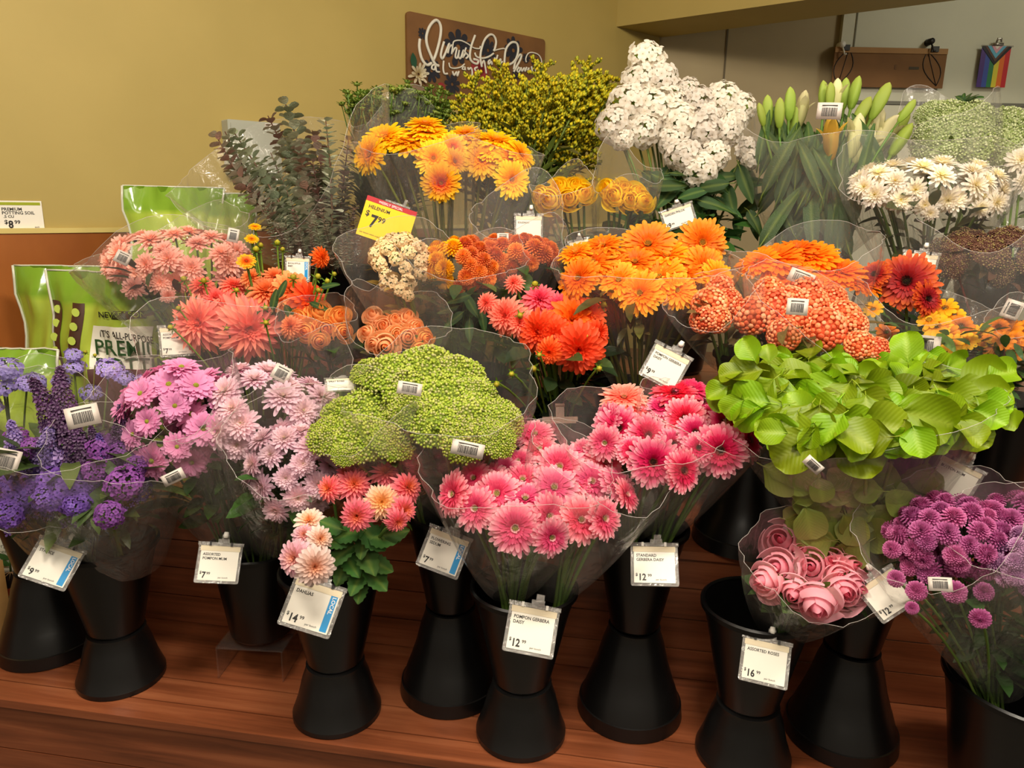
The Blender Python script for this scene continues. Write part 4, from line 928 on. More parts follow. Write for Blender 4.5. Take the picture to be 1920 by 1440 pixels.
B.foliage(40, .06, .035).film(.15, 1.02, seed=71)
B = Bq('rose_bouquet', 'wrapped bouquet of peach spray roses above the green sedum', m3+V3(.03, -.01, 0), seed=105)
B.heads('rose_peach', [(723, 650, 64, -.1, -.1), (718, 610, 50, -.1, .3), (765, 632, 50, .1, .1), (698, 590, 48, -.2, .6), (742, 598, 46, 0, .5), (782, 612, 46, .3, .4), (686, 622, 44, -.4, .3), (800, 634, 44, .4, .1, 'rose_orange'), (765, 592, 48, .1, .6), (700, 645, 40, -.4, 0), (790, 655, 40, .3, -.2, 'rose_orange'), (745, 625, 44, 0, .2)], 1.55, True, '#4a6428', .0032, .6)
B.foliage(40, .06, .035, ('#5a5a2a', '#6a6a34')).film(.25, 1.05, seed=72)
B = Bq('stock_bouquet', 'wrapped bouquet of small cream flowers below the yellow sale card', m4+V3(-.08, -.02, 0), seed=106)
B.dome('cream_fl', 750, 492, 108, 92, 1.66, 32, .95, 3, -.1, .7)
B.heads('cream_fl', [(730, 530, 40, -.2, .1), (765, 530, 36, .1, .1), (765, 555, 24, 0, -.1), (750, 545, 26, 0, 0)], 1.60, True)
B.foliage(30, .06, .02, ('#8a6a34', '#a07a40')).film(.3, 1.25, (0, 0, -.02), .03, seed=73)
B = Bq('button_mum_bouquet', 'wrapped bouquet of yellow and orange button mums beside the cream flowers', m4+V3(-.01, -.02, 0), seed=107)
B.dome('x', 868, 500, 150, 100, 1.68, 35, .95, 3, -.3, .7, zone=lambda d, r: 'pom_yellow' if d.x < -.15+r.uniform(-.2, .2) else 'pom_orange')
for px, py, s_, a_ in ((860, 560, 40, 200), (885, 575, 44, -60), (905, 600, 40, -80), (850, 600, 40, 220), (880, 620, 40, -90), (920, 570, 36, -30), (840, 580, 36, 200)): B.leaf('greenleaf', px, py, 1.60, s_*1.2, B.r.uniform(-.3, .3), .1, a_)
B.foliage(90, .06, .03, ('#3f5a26', '#506a2e', '#2e4420')).film(.2, 1.05, seed=74)
B = Bq('button_mum_bouquet', 'wrapped bouquet of rust red button mums below the small tan price card', m4+V3(.06, .02, 0), seed=108)
B.dome('pom_orange', 968, 482, 150, 72, 1.74, 34, .95, 3, -.2, .7); B.foliage(60, .06, .03).film(.45, 1.05, seed=75)
B.code(943, 445, 1.72, 22, 16, 0)
B = Bq('dahlia_bouquet', 'bouquet of fiery orange-red dahlias with hanging green buds in the centre', m6, seed=109)
B.heads('dah_red', [(1072, 600, 118, .05, .3, 'dah_orange'), (1085, 655, 112, .1, -.2), (1010, 622, 96, -.35, 0), (1105, 590, 88, .45, .35), (948, 592, 88, -.4, .1, 'dah_coral'), (1012, 562, 84, -.05, .55, 'dah_rose'), (963, 530, 46, -.3, .5, 'dah_coral'), (1040, 630, 90, -.1, 0), (1120, 625, 66, .6, .1), (975, 605, 70, -.3, .2, 'dah_coral'), (912, 568, 50, -.5, .2, 'dah_coral'), (1045, 575, 80, 0, .5, 'dah_rose'), (1030, 660, 60, -.2, -.3)], 1.50, True)
B.heads('dbud', [(975, 592, 24, 0, .1), (1100, 630, 28, .1, -.1), (932, 718, 24, -.2, -.5), (1003, 535, 24, 0, .7), (960, 700, 22, -.2, -.3), (1000, 690, 26, 0, -.3), (1130, 572, 24, .4, .3), (1122, 690, 22, .4, -.2), (1060, 535, 22, 0, .7), (1012, 665, 20, -.2, -.2)], 1.44, True, '#6d8a2c', .002)
B.foliage(90, .07, .035, ('#2a4020', '#3a5426', '#22341c'), .0, .8)
B = Bq('gerbera_bouquet', 'wrapped bouquet of orange gerberas in the centre of the second row', m7, seed=110)
B.heads('ger_orange', [(1215, 458, 98, 0, .5), (1317, 455, 88, .15, .15), (1130, 462, 78, -.1, .8), (1112, 492, 88, -.2, .7), (1085, 522, 82, -.5, .4), (1080, 475, 66, -.2, .8), (1190, 492, 86, 0, .7), (1250, 480, 90, 0, .78), (1160, 525, 78, -.1, .5), (1235, 520, 100, -.1, .65), (1200, 550, 86, -.25, .3), (1320, 500, 86, .4, .4), (1345, 520, 66, .5, .3), (1280, 512, 82, 0, .75), (1150, 495, 70, 0, .75), (1270, 545, 70, .2, .3)], 1.56, True, '#6a6a2a', .0035, .54)
B.foliage(40, .08, .02, ('#4f4a20', '#62602c')).film(.12, 1.02, seed=76)
B = Bq('gerbera_bouquet', 'wrapped bouquet of deep orange gerberas seen edge-on behind the coral cockscomb', m8b, seed=111)
B.heads('ger_deep', [(1450, 488, 110, -.1, .82), (1520, 482, 104, 0, .82), (1572, 512, 100, .1, .8), (1612, 532, 80, .4, .7), (1480, 520, 90, -.1, .75), (1420, 492, 80, -.3, .8), (1545, 535, 80, .1, .7), (1495, 470, 80, 0, .85)], 1.62, True, '#6a5a2a', .0035, .54)
B.foliage(30, .07, .02, ('#6a4a20', '#7a5a2c')).film(.25, 1.02, seed=77).code(1502, 520, 1.52, 46, 26, 25)
B = Bq('cockscomb_bouquet', 'wrapped bouquet of coral orange cockscomb behind the lime foliage', m8+V3(.02, .0, 0), seed=112)
B.heads('crest', [(1412, 592, 74, -.1, .4), (1452, 574, 70, 0, .5), (1492, 602, 66, 0, .4), (1542, 617, 80, 0, .3), (1582, 594, 64, .2, .4), (1470, 628, 62, -.1, .2), (1520, 570, 64, 0, .5), (1600, 610, 54, .3, .3), (1560, 560, 54, .1, .6), (1510, 545, 64, 0, .65), (1612, 648, 56, .2, .2), (1645, 655, 46, .3, .2), (1440, 545, 56, -.1, .6), (1480, 560, 54, 0, .6)], 1.46, True)
B.foliage(40, .06, .02, ('#6a5a34', '#7c6a3c')).film(.22, 1.05, seed=78).code(1495, 575, 1.36, 38, 32, 8)
B = Bq('cockscomb_bouquet', 'wrapped bouquet of coral cockscomb tucked beside the orange gerberas', m8+V3(-.06, .0, 0), seed=113)
B.heads('crest', [(1330, 572, 66, -.2, .3), (1350, 540, 52, 0, .5), (1318, 600, 50, -.3, 0), (1345, 600, 50, 0, .1), (1365, 565, 50, .1, .4)], 1.47, True)
B.foliage(20, .06, .02, ('#6a5a34', '#7c6a3c')).film(.3, 1.15, seed=79)
B = Bq('sneezeweed_bouquet', 'bouquet of dark red gerbera and small yellow flowers above the lime foliage', m9+V3(-.03, 0, 0), seed=114)
B.heads('rud_yel', [(1700, 528, 116, 0, .25, 'ger_red'), (1738, 560, 70, .6, .1, 'ger_red'), (1640, 515, 60, -.4, .5, 'ger_red')], 1.56, True)
B.heads('rud_yel', [(1637, 580, 42, 0, .7), (1662, 623, 40, 0, .5, 'rud_rust'), (1757, 612, 56, 0, .5), (1772, 578, 50, 0, .7), (1835, 632, 56, .1, .4), (1856, 646, 46, .2, .3, 'rud_rust'), (1785, 645, 44, 0, .5), (1802, 612, 50, .1, .5, 'rud_rust'), (1742, 600, 44, -.1, .6), (1735, 575, 40, -.1, .7), (1790, 590, 40, 0, .6), (1812, 640, 44, 0, .4), (1775, 625, 44, 0, .5, 'rud_rust')], 1.50, True, '#4f6a2a', .002)
B.foliage(120, .06, .018, ('#33502a', '#456a34', '#5a7a34'), .2, .95, 1.0).film(.3, 1.0, seed=80)
B = Bq('sneezeweed_bouquet', 'bouquet of rust and orange sneezeweed at the right picture edge', m9+V3(.12, 0, 0), seed=115)
B.heads('rud_rust', [(1900, 640, 50, 0, .5), (1890, 615, 46, 0, .6), (1872, 612, 40, -.1, .6), (1915, 655, 46, .1, .4), (1925, 620, 46, .2, .6), (1880, 640, 40, -.1, .5)], 1.46, True, '#4f6a2a', .002)
B.foliage(130, .06, .016, ('#2c4426', '#3c5a30', '#4a6a34'), .2, .95, 1.2).film(.3, 1.0, seed=81)
B = Bq('seed_head_bouquet', 'wrapped bouquet of brown burgundy seed heads at the right picture edge', m10, seed=116)
B.dome('brown', 1855, 490, 190, 100, 1.66, 64, .95, 3, -.25, .7, c='#5a2420')
B.foliage(60, .07, .02, ('#4a3a28', '#3a3a24', '#5a3a2c')).film(.3, 1.15, (-.02, 0, 0), .04, seed=82).code(1898, 580, 1.48, 36, 30, -60)

# ------------------------------------------------------------------ back row
B = Bq('eucalyptus_bouquet', 'wrapped bouquet of grey-green eucalyptus branches against the yellow wall', k1, 'bouquet', None, 201)
for i, (tx, ty) in enumerate([(392, 262), (425, 245), (458, 240), (500, 212), (560, 195), (607, 220), (640, 255), (470, 275), (520, 240), (585, 235), (430, 300), (620, 290), (545, 270), (490, 320), (655, 320), (455, 345), (600, 330), (530, 330), (670, 380), (640, 370), (440, 300), (575, 300), (510, 290), (550, 350)]):
    B.branch('euca' if i % 3 else 'euca_red', (608+ (tx-540)*.22, 500), (tx, ty), 2.0+(i % 4)*.03, 2.02+(i % 5)*.04-.02*(ty > 290))
for i in range(12):
    px = 500+i*15; B.branch('euca_red' if i % 2 else 'euca', (px+30-i*2, 505+(i % 3)*4), (px, 380+(i*37) % 50), 1.93, 1.92)
B.film(.75, .95, (0, 0, .0), .05, seed=91)
B = Bq('budded_stem_bouquet', 'wrapped bouquet of tight green buds on upright stems behind the yellow gerberas', k2, seed=202)
for i in range(40):
    px = 660+i*4.9+B.r.uniform(-8, 8); py = 158+B.r.uniform(-14, 44)+abs(px-760)*.08; B.branch('budstem', (720+(px-760)*.4, 440), (px, py), 2.17, 2.17+B.r.uniform(-.08, .1))
B.film(.35, .7, (0, 0, 0), .05, seed=92)
B = Bq('goldenrod_bouquet', 'tall bouquet of yellow goldenrod plumes in front of the lettered sign', k3, seed=203)
for i in range(46):
    f = i/45; tx = 848+f*300+B.r.uniform(-12, 12); ty = 150+B.r.uniform(-18, 60)+(30 if tx < 880 else 0)
    if i in (12, 27, 40): ty = 112
    bx = 980+(tx-1000)*.52; B.branch('goldenrod', (bx, ty+150), (tx, ty), 2.18+B.r.uniform(-.08, .08), 2.2+B.r.uniform(-.1, .1)); 
    if i % 3 == 0: p = at(bx, ty+150, 2.18); B.stem(p, V3(0, 0, 1), .003, '#55622a', 0)
B.foliage(110, .08, .014, ('#3a4420', '#4c5628', '#5c5a24'), .1, .9)
B = Bq('gerbera_bouquet', 'wrapped bouquet of golden gerberas spread out to the left, with one red-hearted bloom', k4+V3(-.03, 0, 0), seed=204)
B.heads('ger_yellow', [(693, 290, 72, -.6, .2), (720, 258, 84, -.2, .72), (770, 268, 94, 0, .8), (802, 248, 80, 0, .84), (797, 234, 70, 0, .85), (813, 297, 68, -.1, .2), (827, 343, 70, 0, -.05, 'ger_yelred'), (850, 277, 58, .3, .4, 'ger_yelred'), (853, 303, 48, .3, .3), (745, 262, 80, -.1, .8)], 1.93, True, '#5c6026', .0035, .54)
B.film(.1, .9, seed=93)
B = Bq('gerbera_bouquet', 'wrapped bouquet of golden gerberas nearest the yellow roses', k4+V3(.03, 0, 0), seed=205)
B.heads('ger_yellow', [(903, 300, 72, 0, .4), (930, 264, 80, .1, .84), (887, 262, 70, 0, .82), (960, 337, 68, .3, .1), (957, 297, 68, .3, .6), (977, 290, 62, .6, .5), (872, 250, 58, -.1, .8), (925, 285, 70, .1, .75)], 1.95, True, '#5c6026', .0035, .54)
B.film(.1, .9, seed=94)
B = Bq('rose_bouquet', 'wrapped bouquet of golden yellow roses nearest the gerberas on the top step', k5+V3(-.03, 0, 0), seed=206)
B.heads('rose_yellow', [(1027, 374, 62, -.2, .2), (1066, 371, 56, 0, .25), (1096, 362, 56, .2, .3), (1048, 350, 54, -.1, .5), (1080, 345, 54, .1, .5), (1012, 364, 46, -.4, .3)], 1.83, True, '#4a6428', .0032, .6)
B.foliage(70, .07, .045, ('#3f4a22', '#55602c', '#6a5a2a'), 0, .6).film(.15, .9, seed=95)
B = Bq('rose_bouquet', 'wrapped bouquet of golden yellow roses nearest the white phlox', k5+V3(.04, 0, 0), seed=207)
B.heads('rose_yellow', [(1150, 366, 58, -.2, .35), (1182, 374, 58, .05, .3), (1208, 376, 54, .35, .25), (1138, 350, 52, -.3, .5), (1168, 352, 52, .1, .5), (1196, 358, 50, .3, .45)], 1.84, True, '#4a6428', .0032, .6)
B.foliage(70, .07, .045, ('#3f4a22', '#55602c', '#6a5a2a'), 0, .6).film(.35, 1.0, seed=96)
B = Bq('phlox_bouquet', 'tall bouquet of white phlox clusters with dark leaves', k6, seed=208)
B.heads('phlox', [(1212, 112, 78, 0, .4), (1198, 150, 80, -.2, .3), (1240, 150, 76, .2, .3), (1175, 195, 86, -.3, .3), (1148, 235, 78, -.5, .1), (1228, 200, 92, 0, .3), (1272, 228, 86, .1, .3), (1312, 190, 70, .1, .5), (1355, 185, 76, .1, .5), (1390, 200, 62, .3, .4), (1322, 240, 84, 0, .3), (1362, 248, 66, .1, .2), (1402, 280, 52, .4, 0), (1280, 292, 76, -.1, .1), (1312, 322, 72, 0, -.1), (1342, 292, 62, .1, .1), (1205, 245, 70, -.2, .2), (1330, 215, 66, 0, .4), (1290, 165, 50, 0, .6), (1260, 262, 60, 0, .2), (1165, 260, 50, -.3, .1), (1410, 300, 44, .4, 0), (1255, 180, 60, 0, .5), (1375, 225, 56, .2, .4)], 2.0, True, '#5a6a2e', .003, .5, .0006)
for i in range(60): B.leaf('greenleaf', B.r.uniform(1190, 1420), B.r.uniform(320, 450), 1.96+B.r.uniform(-.06, .1), B.r.uniform(50, 84), B.r.uniform(-.5, .5), B.r.uniform(.1, .7), B.r.choice((B.r.uniform(-80, 10), B.r.uniform(170, 260))))
B.foliage(120, .08, .03, ('#24401c', '#34561f', '#2a4a1c'), .0, .75, 1.0)
B = Bq('lily_bouquet', 'wrapped bouquet of green and cream lily buds in clear film', k7, seed=209)
LL = [(1440, 208, 58, 95), (1427, 215, 44, 105), (1462, 212, 56, 92), (1480, 195, 62, 90), (1503, 205, 70, 80, 'lily_cream'), (1543, 180, 56, 92), (1556, 180, 50, 90), (1568, 178, 60, 88, 'lily_cream'), (1584, 176, 58, 88), (1603, 174, 62, 78), (1615, 212, 66, 62), (1650, 190, 74, 65), (1632, 245, 90, 62, 'lily_cream'), (1603, 255, 84, 80, 'lily_cream'), (1658, 252, 84, 55, 'lily_cream'), (1682, 236, 80, 60), (1690, 262, 70, 58), (1700, 208, 50, 55), (1558, 258, 84, 92, 'lily_gold'), (1620, 275, 70, 60, 'lily_cream'), (1578, 262, 70, 95, 'lily_cream'), (1490, 230, 60, 85)]
for h in LL:
    a = R(h[3]); p = at(h[0], h[1], 1.92+B.r.uniform(-.05, .08)); d = RIGHT*math.cos(a)+UP*math.sin(a)-FWD*.15; L = h[2]/ppm(p)
    B.put(h[4] if len(h) > 4 else 'lily_green', p, d, L, name='lily_bud'); B.pts.append((p, .02)); B.stem(p-d*L*.5, d.normalized(), .003, '#56762c', .02)
for i in range(84):
    py = B.r.uniform(250, 415); B.leaf('strapleaf', 1525+B.r.uniform(-95, 120)*(1.1-(py-250)/330), py, 1.92+B.r.uniform(-.08, .08), B.r.uniform(90, 150), B.r.uniform(-.5, .5), B.r.uniform(-.1, .4), B.r.uniform(50, 130))
B.film(.5, 1.05, (.02, 0, -.01), .06, seed=97, wr=.05).code(1555, 208, 1.78, 44, 30, 3, 0, .1)
B = Bq('chrysanthemum_bouquet', 'wrapped bouquet of white mums with yellow hearts below the cardboard sign', k8, seed=210)
B.dome('mum_white', 1738, 350, 275, 100, 1.78, 56, .95, 3, -.2, .6)
B.heads('mum_white', [(1640, 365, 56, -.3, .2), (1690, 375, 58, 0, .2), (1790, 375, 56, .1, .2), (1870, 380, 54, .5, .1), (1660, 340, 54, -.2, .5), (1620, 350, 46, -.5, .2), (1735, 385, 50, 0, 0), (1840, 390, 44, .3, 0), (1745, 400, 34, 0, -.2)], 1.70, True)
B.foliage(90, .06, .03, ('#33401f', '#46502a', '#55552c')).film(.25, 1.0, seed=98)
B = Bq('lace_flower_bouquet', 'wrapped bouquet of pale green lace flowers at the upper right, nearest the lilies', k9+V3(-.03, 0, 0), seed=211)
B.heads('lace', [(1770, 235, 100, -.1, .55), (1815, 230, 96, .1, .6), (1760, 270, 100, -.2, .4), (1805, 275, 110, 0, .35), (1745, 215, 60, -.2, .7), (1830, 260, 70, .2, .4)], 1.98, True, '#7a9a40', .003)
B.foliage(40, .06, .015, ('#5c7030', '#70843c')).film(.3, 1.0, seed=99)
p = at(1810, 180, 2.0)
for dx in (-14, -6, 3, 11, 18): B.leaf('greenleaf', 1812+dx, 180+abs(dx)*.2, 2.0, 26, 0, .7, 60-dx*4)
B.stem(at(1810, 190, 2.0), V3(0, 0, 1), .0015, '#6f8a34', 0)
B = Bq('lace_flower_bouquet', 'wrapped bouquet of pale green lace flowers cut by the right picture edge', k9+V3(.05, 0, 0), seed=212)
B.heads('lace', [(1880, 245, 96, 0, .55), (1915, 260, 96, .2, .5), (1870, 285, 96, -.1, .35), (1920, 295, 100, .1, .3), (1850, 265, 60, -.2, .5)], 1.98, True, '#7a9a40', .003)
B.foliage(40, .06, .015, ('#5c7030', '#70843c')).film(.3, 1.0, seed=100)
B.heads('mum_white', [(1915, 300, 60, 0, .3), (1925, 340, 50, .1, .1)], 1.86, False)

# ------------------------------------------------------------------ price cards
TEXTS = []
def text(parent, s, x, y, z, size, mat, rot=0, align='LEFT', bold=.0, sx=1.0):
    c = bpy.data.curves.new('lettering', 'FONT'); c.body = s; c.size = size; c.align_x = align; c.extrude = .00015; c.offset = bold*size; c.resolution_u = 2
    c.materials.append(mat); o = bpy.data.objects.new('lettering', c); col.objects.link(o); o.parent = parent
    o.matrix_local = Matrix.Translation((x, y, z)) @ Matrix.Rotation(R(rot), 4, 'Z') @ Matrix.Diagonal((sx, 1, 1, 1)); TEXTS.append(o); return o
def frame_at(px, py, Y, rot, fx, fy):
    p = at(px, py, Y); n = facing(p, fx, fy); x = RIGHT*math.cos(R(rot))-UP*math.sin(R(rot)); x = (x-n*x.dot(n)).normalized(); y = n.cross(x)
    return p, Matrix((x, y, n)).transposed()
def rrect(m, w_, h_, t, r=.004, c=(0, 0, 0), mi=0):
    pts = []
    for cx, cy, a0 in ((w_/2-r, h_/2-r, 0), (-w_/2+r, h_/2-r, 90), (-w_/2+r, -h_/2+r, 180), (w_/2-r, -h_/2+r, 270)):
        for k in range(4): a = R(a0+30*k); pts.append((cx+r*math.cos(a), cy+r*math.sin(a)))
    n = len(pts); V = [Vector((x+c[0], y+c[1], c[2]+t/2)) for x, y in pts]+[Vector((x+c[0], y+c[1], c[2]-t/2)) for x, y in pts]
    m.add(V, [tuple(range(n)), tuple(range(2*n-1, n-1, -1))]+[(i, n+i, n+(i+1) % n, (i+1) % n) for i in range(n)], (1, 1, 1), mi)
def price_card(px, py, Y, wpx, rot, lines, price, label, local=False, fx=0, fy=.05, ratio=.92, knob=True, small='per bunch'):
    p, rm = frame_at(px, py, Y, rot, fx, fy); W = wpx/ppm(p); Hh = W*ratio
    o = thing('price_card', label, 'price card', p, 'clipped price cards', rm)
    m = MB(); rrect(m, W, Hh, .0022, .004); link('sleeve', m.mesh('sleeve', CLEARP, False), o)
    m = MB(); rrect(m, W*.86, Hh*.86, .0006, .0008, (0, 0, .0016)); card = link('card', m.mesh('card', PAPER, False), o)
    m = MB(); rrect(m, W*.9, Hh*.13, .0006, .0008, (0, Hh*.385, .0022)); link('top_strip', m.mesh('top_strip', CREAM, False), o)
    m = MB(); m.box((0, Hh*.5, .001), (W*1.04, Hh*.09, .005)); m.box((W*.05, Hh*.58, .001), (W*.26, Hh*.1, .004)); m.box((W*.08, Hh*.68, -.001), (W*.16, Hh*.16, .003)); link('clip', m.mesh('clip', CLEARP, False), o)
    if knob:
        m = MB(); m.tube([(W*.08, Hh*.66, .003), (W*.08, Hh*.72, .003), (W*.08, Hh*.82, .003)], [W*.05, W*.07, W*.05], (1, 1, 1), 10); link('knob', m.mesh('knob', WHITEP), o)
    for sx in (-.24, .24):
        m = MB(); m.box((W*sx, Hh*.5, .004), (W*.05, Hh*.1, .002)); link('tab', m.mesh('tab', WHITEP if knob is None else INK, False), o)
    z = .0021
    for i, t in enumerate(lines): text(card, t, -W*.38, Hh*(.2-.105*i), z, W*.088, INK, bold=.02, sx=.92)
    if price:
        d, c = price; text(card, '$', -W*.40, -Hh*.27, z, W*.09, INK, bold=.02); text(card, d, -W*.345, -Hh*.37, z, W*.2, INK, bold=.03, sx=.85)
        text(card, c, -W*.345+W*.1*len(d), -Hh*.285, z, W*.085, INK, bold=.02)
    if small: text(card, small, W*(.02 if not local else -.02), -Hh*.37, z, W*.055, INK)
    if local:
        m = MB(); m.box((W*.335, -Hh*.03, .0021), (W*.13, Hh*.74, .0004)); s_ = link('local_strip', m.mesh('local_strip', BLUE, False), card)
        text(s_, 'LOCAL', W*.31, Hh*.3, .0026, W*.1, WHITEINK, -90, bold=.02)
    return o
price_card(98, 1058, 1.31, 84, 17, ['STATICE'], ('9', '99'), 'price card with a blue strip hanging in front of the soil pouch', True, 0, .1)
price_card(410, 1057, 1.36, 78, 2, ['ASSORTED', 'POMPON MUM'], ('7', '99'), 'price card on the rim of the plain pot on the riser')
price_card(585, 1138, 1.205, 100, 17, ['DAHLIAS'], ('14', '99'), 'large price card with a blue strip below the white dahlias', True)
price_card(832, 1036, 1.31, 84, 21, ['FLOWERING', 'SEDUM'], ('7', '99'), 'tilted price card with a blue strip beside the pale pink gerberas', True)
price_card(996, 1182, 1.17, 96, 11, ['POMPON GERBERA', 'DAISY'], ('12', '99'), 'price card hanging on the front middle bucket', False, 0, .05, .92, None)
price_card(1227, 1060, 1.25, 88, 5, ['STANDARD', 'GERBERA DAISY'], ('12', '99'), 'price card on the bucket of hot pink gerberas', False, 0, .35, .9, None)
price_card(1434, 1242, 1.125, 88, 14, ['ASSORTED ROSES'], ('16', '99'), 'price card hanging on the pink rose bucket')
price_card(1664, 1115, 1.10, 82, -33, [], ('12', '99'), 'sharply tilted price card between the pink roses and purple mums', small=None)
price_card(1787, 900, 1.22, 80, 28, ['BUTTON MUM'], None, 'blank-looking price card behind the purple button mums')
price_card(1247, 688, 1.40, 76, 28, ['POMPON GERBERA', 'DAISY'], ('9', '99'), 'tilted price card above the hot pink gerberas')
price_card(991, 430, 1.80, 54, 1, ['SOLIDAGO'], ('7', '99'), 'small tan price card behind the rust button mums', ratio=1.0)
price_card(1272, 407, 1.78, 62, -18, ['GARDEN PHLOX'], ('9', '99'), 'tilted price card below the white phlox', ratio=.62)
price_card(1088, 468, 1.68, 40, -12, [], None, 'price card almost hidden behind the orange gerberas', small=None)
price_card(558, 505, 1.76, 46, 2, ['EUCALYPTUS', 'BABY'], None, 'small price card with a blue strip behind the apricot dahlias', True, ratio=1.0, small=None)
price_card(332, 640, 1.66, 62, -4, ['ASSORTED', 'POMPON MUM'], ('7', '99'), 'price card beside the lettered soil bag')
price_card(1722, 502, 1.62, 62, 8, [], None, 'white price card behind the dark red gerbera', small=None)
price_card(640, 722, 1.40, 60, -14, ['SPRAY ROSES'], None, 'price card lying almost flat behind the sedum', fy=.6, ratio=.5, knob=False, small=None)
# yellow sale card
p, rm = frame_at(725, 418, 1.80, 18, 0, .1); W = 96/ppm(p); Hh = W*.78
o = thing('sale_card', 'yellow sale price card with a red top bar below the golden gerberas', 'price card', p, None, rm)
m = MB(); rrect(m, W, Hh, .001, .001); cdo = link('card', m.mesh('card', YCARD, False), o)
m = MB(); m.box((0, Hh*.44, .0008), (W, Hh*.12, .0004)); rb_ = link('red_bar', m.mesh('red_bar', REDINK, False), cdo)
text(rb_, 'WEEKLY SPECIAL', -W*.26, Hh*.405, .0012, W*.07, WHITEINK, sx=.9)
text(cdo, 'HELENIUM', -W*.42, Hh*.22, .0008, W*.09, INK, bold=.02); text(cdo, '$', -W*.44, Hh*.02, .0008, W*.15, INK, bold=.02)
text(cdo, '7', -W*.32, -Hh*.22, .0008, W*.34, INK, bold=.03, sx=.8); text(cdo, '99', -W*.18, -Hh*.05, .0008, W*.15, INK, bold=.02)
text(cdo, 'per bunch while supplies last', -W*.45, -Hh*.42, .0008, W*.045, INK)
m = MB(); m.box((W*.33, -Hh*.2, .0008), (W*.16, Hh*.16, .0004)); link('black_logo', m.mesh('black_logo', INK, False), cdo)
m = MB(); m.box((W*.1, Hh*.53, 0), (W*.5, Hh*.05, .004)); m.tube([(W*.22, Hh*.5, 0), (W*.24, Hh*.7, 0)], .004, (1, 1, 1), 8); link('clip', m.mesh('clip', CLEARP, False), o)
# spare clip on the rim of the orange dahlia pot
p, rm = frame_at(1050, 780, 1.47, 0, 0, .1); k_ = 1/ppm(p)
o = thing('sign_clip', 'empty brown plastic sign clip on the pot below the orange-red dahlias', 'clip', p, None, rm); cm = plain('smoky_plastic', '#7a5a48', .35)
m = MB(); m.box((0, -6*k_, 0), (66*k_, 9*k_, .006)); m.box((0, -12*k_, .003), (60*k_, 4*k_, .003)); link('bar', m.mesh('bar', cm, False), o)
m = MB(); m.box((0, 8*k_, 0), (16*k_, 26*k_, .005)); m.tube([(-9*k_, 20*k_, 0), (9*k_, 20*k_, 0)], 4*k_, (1, 1, 1), 8); link('jaw', m.mesh('jaw', cm, False), o)

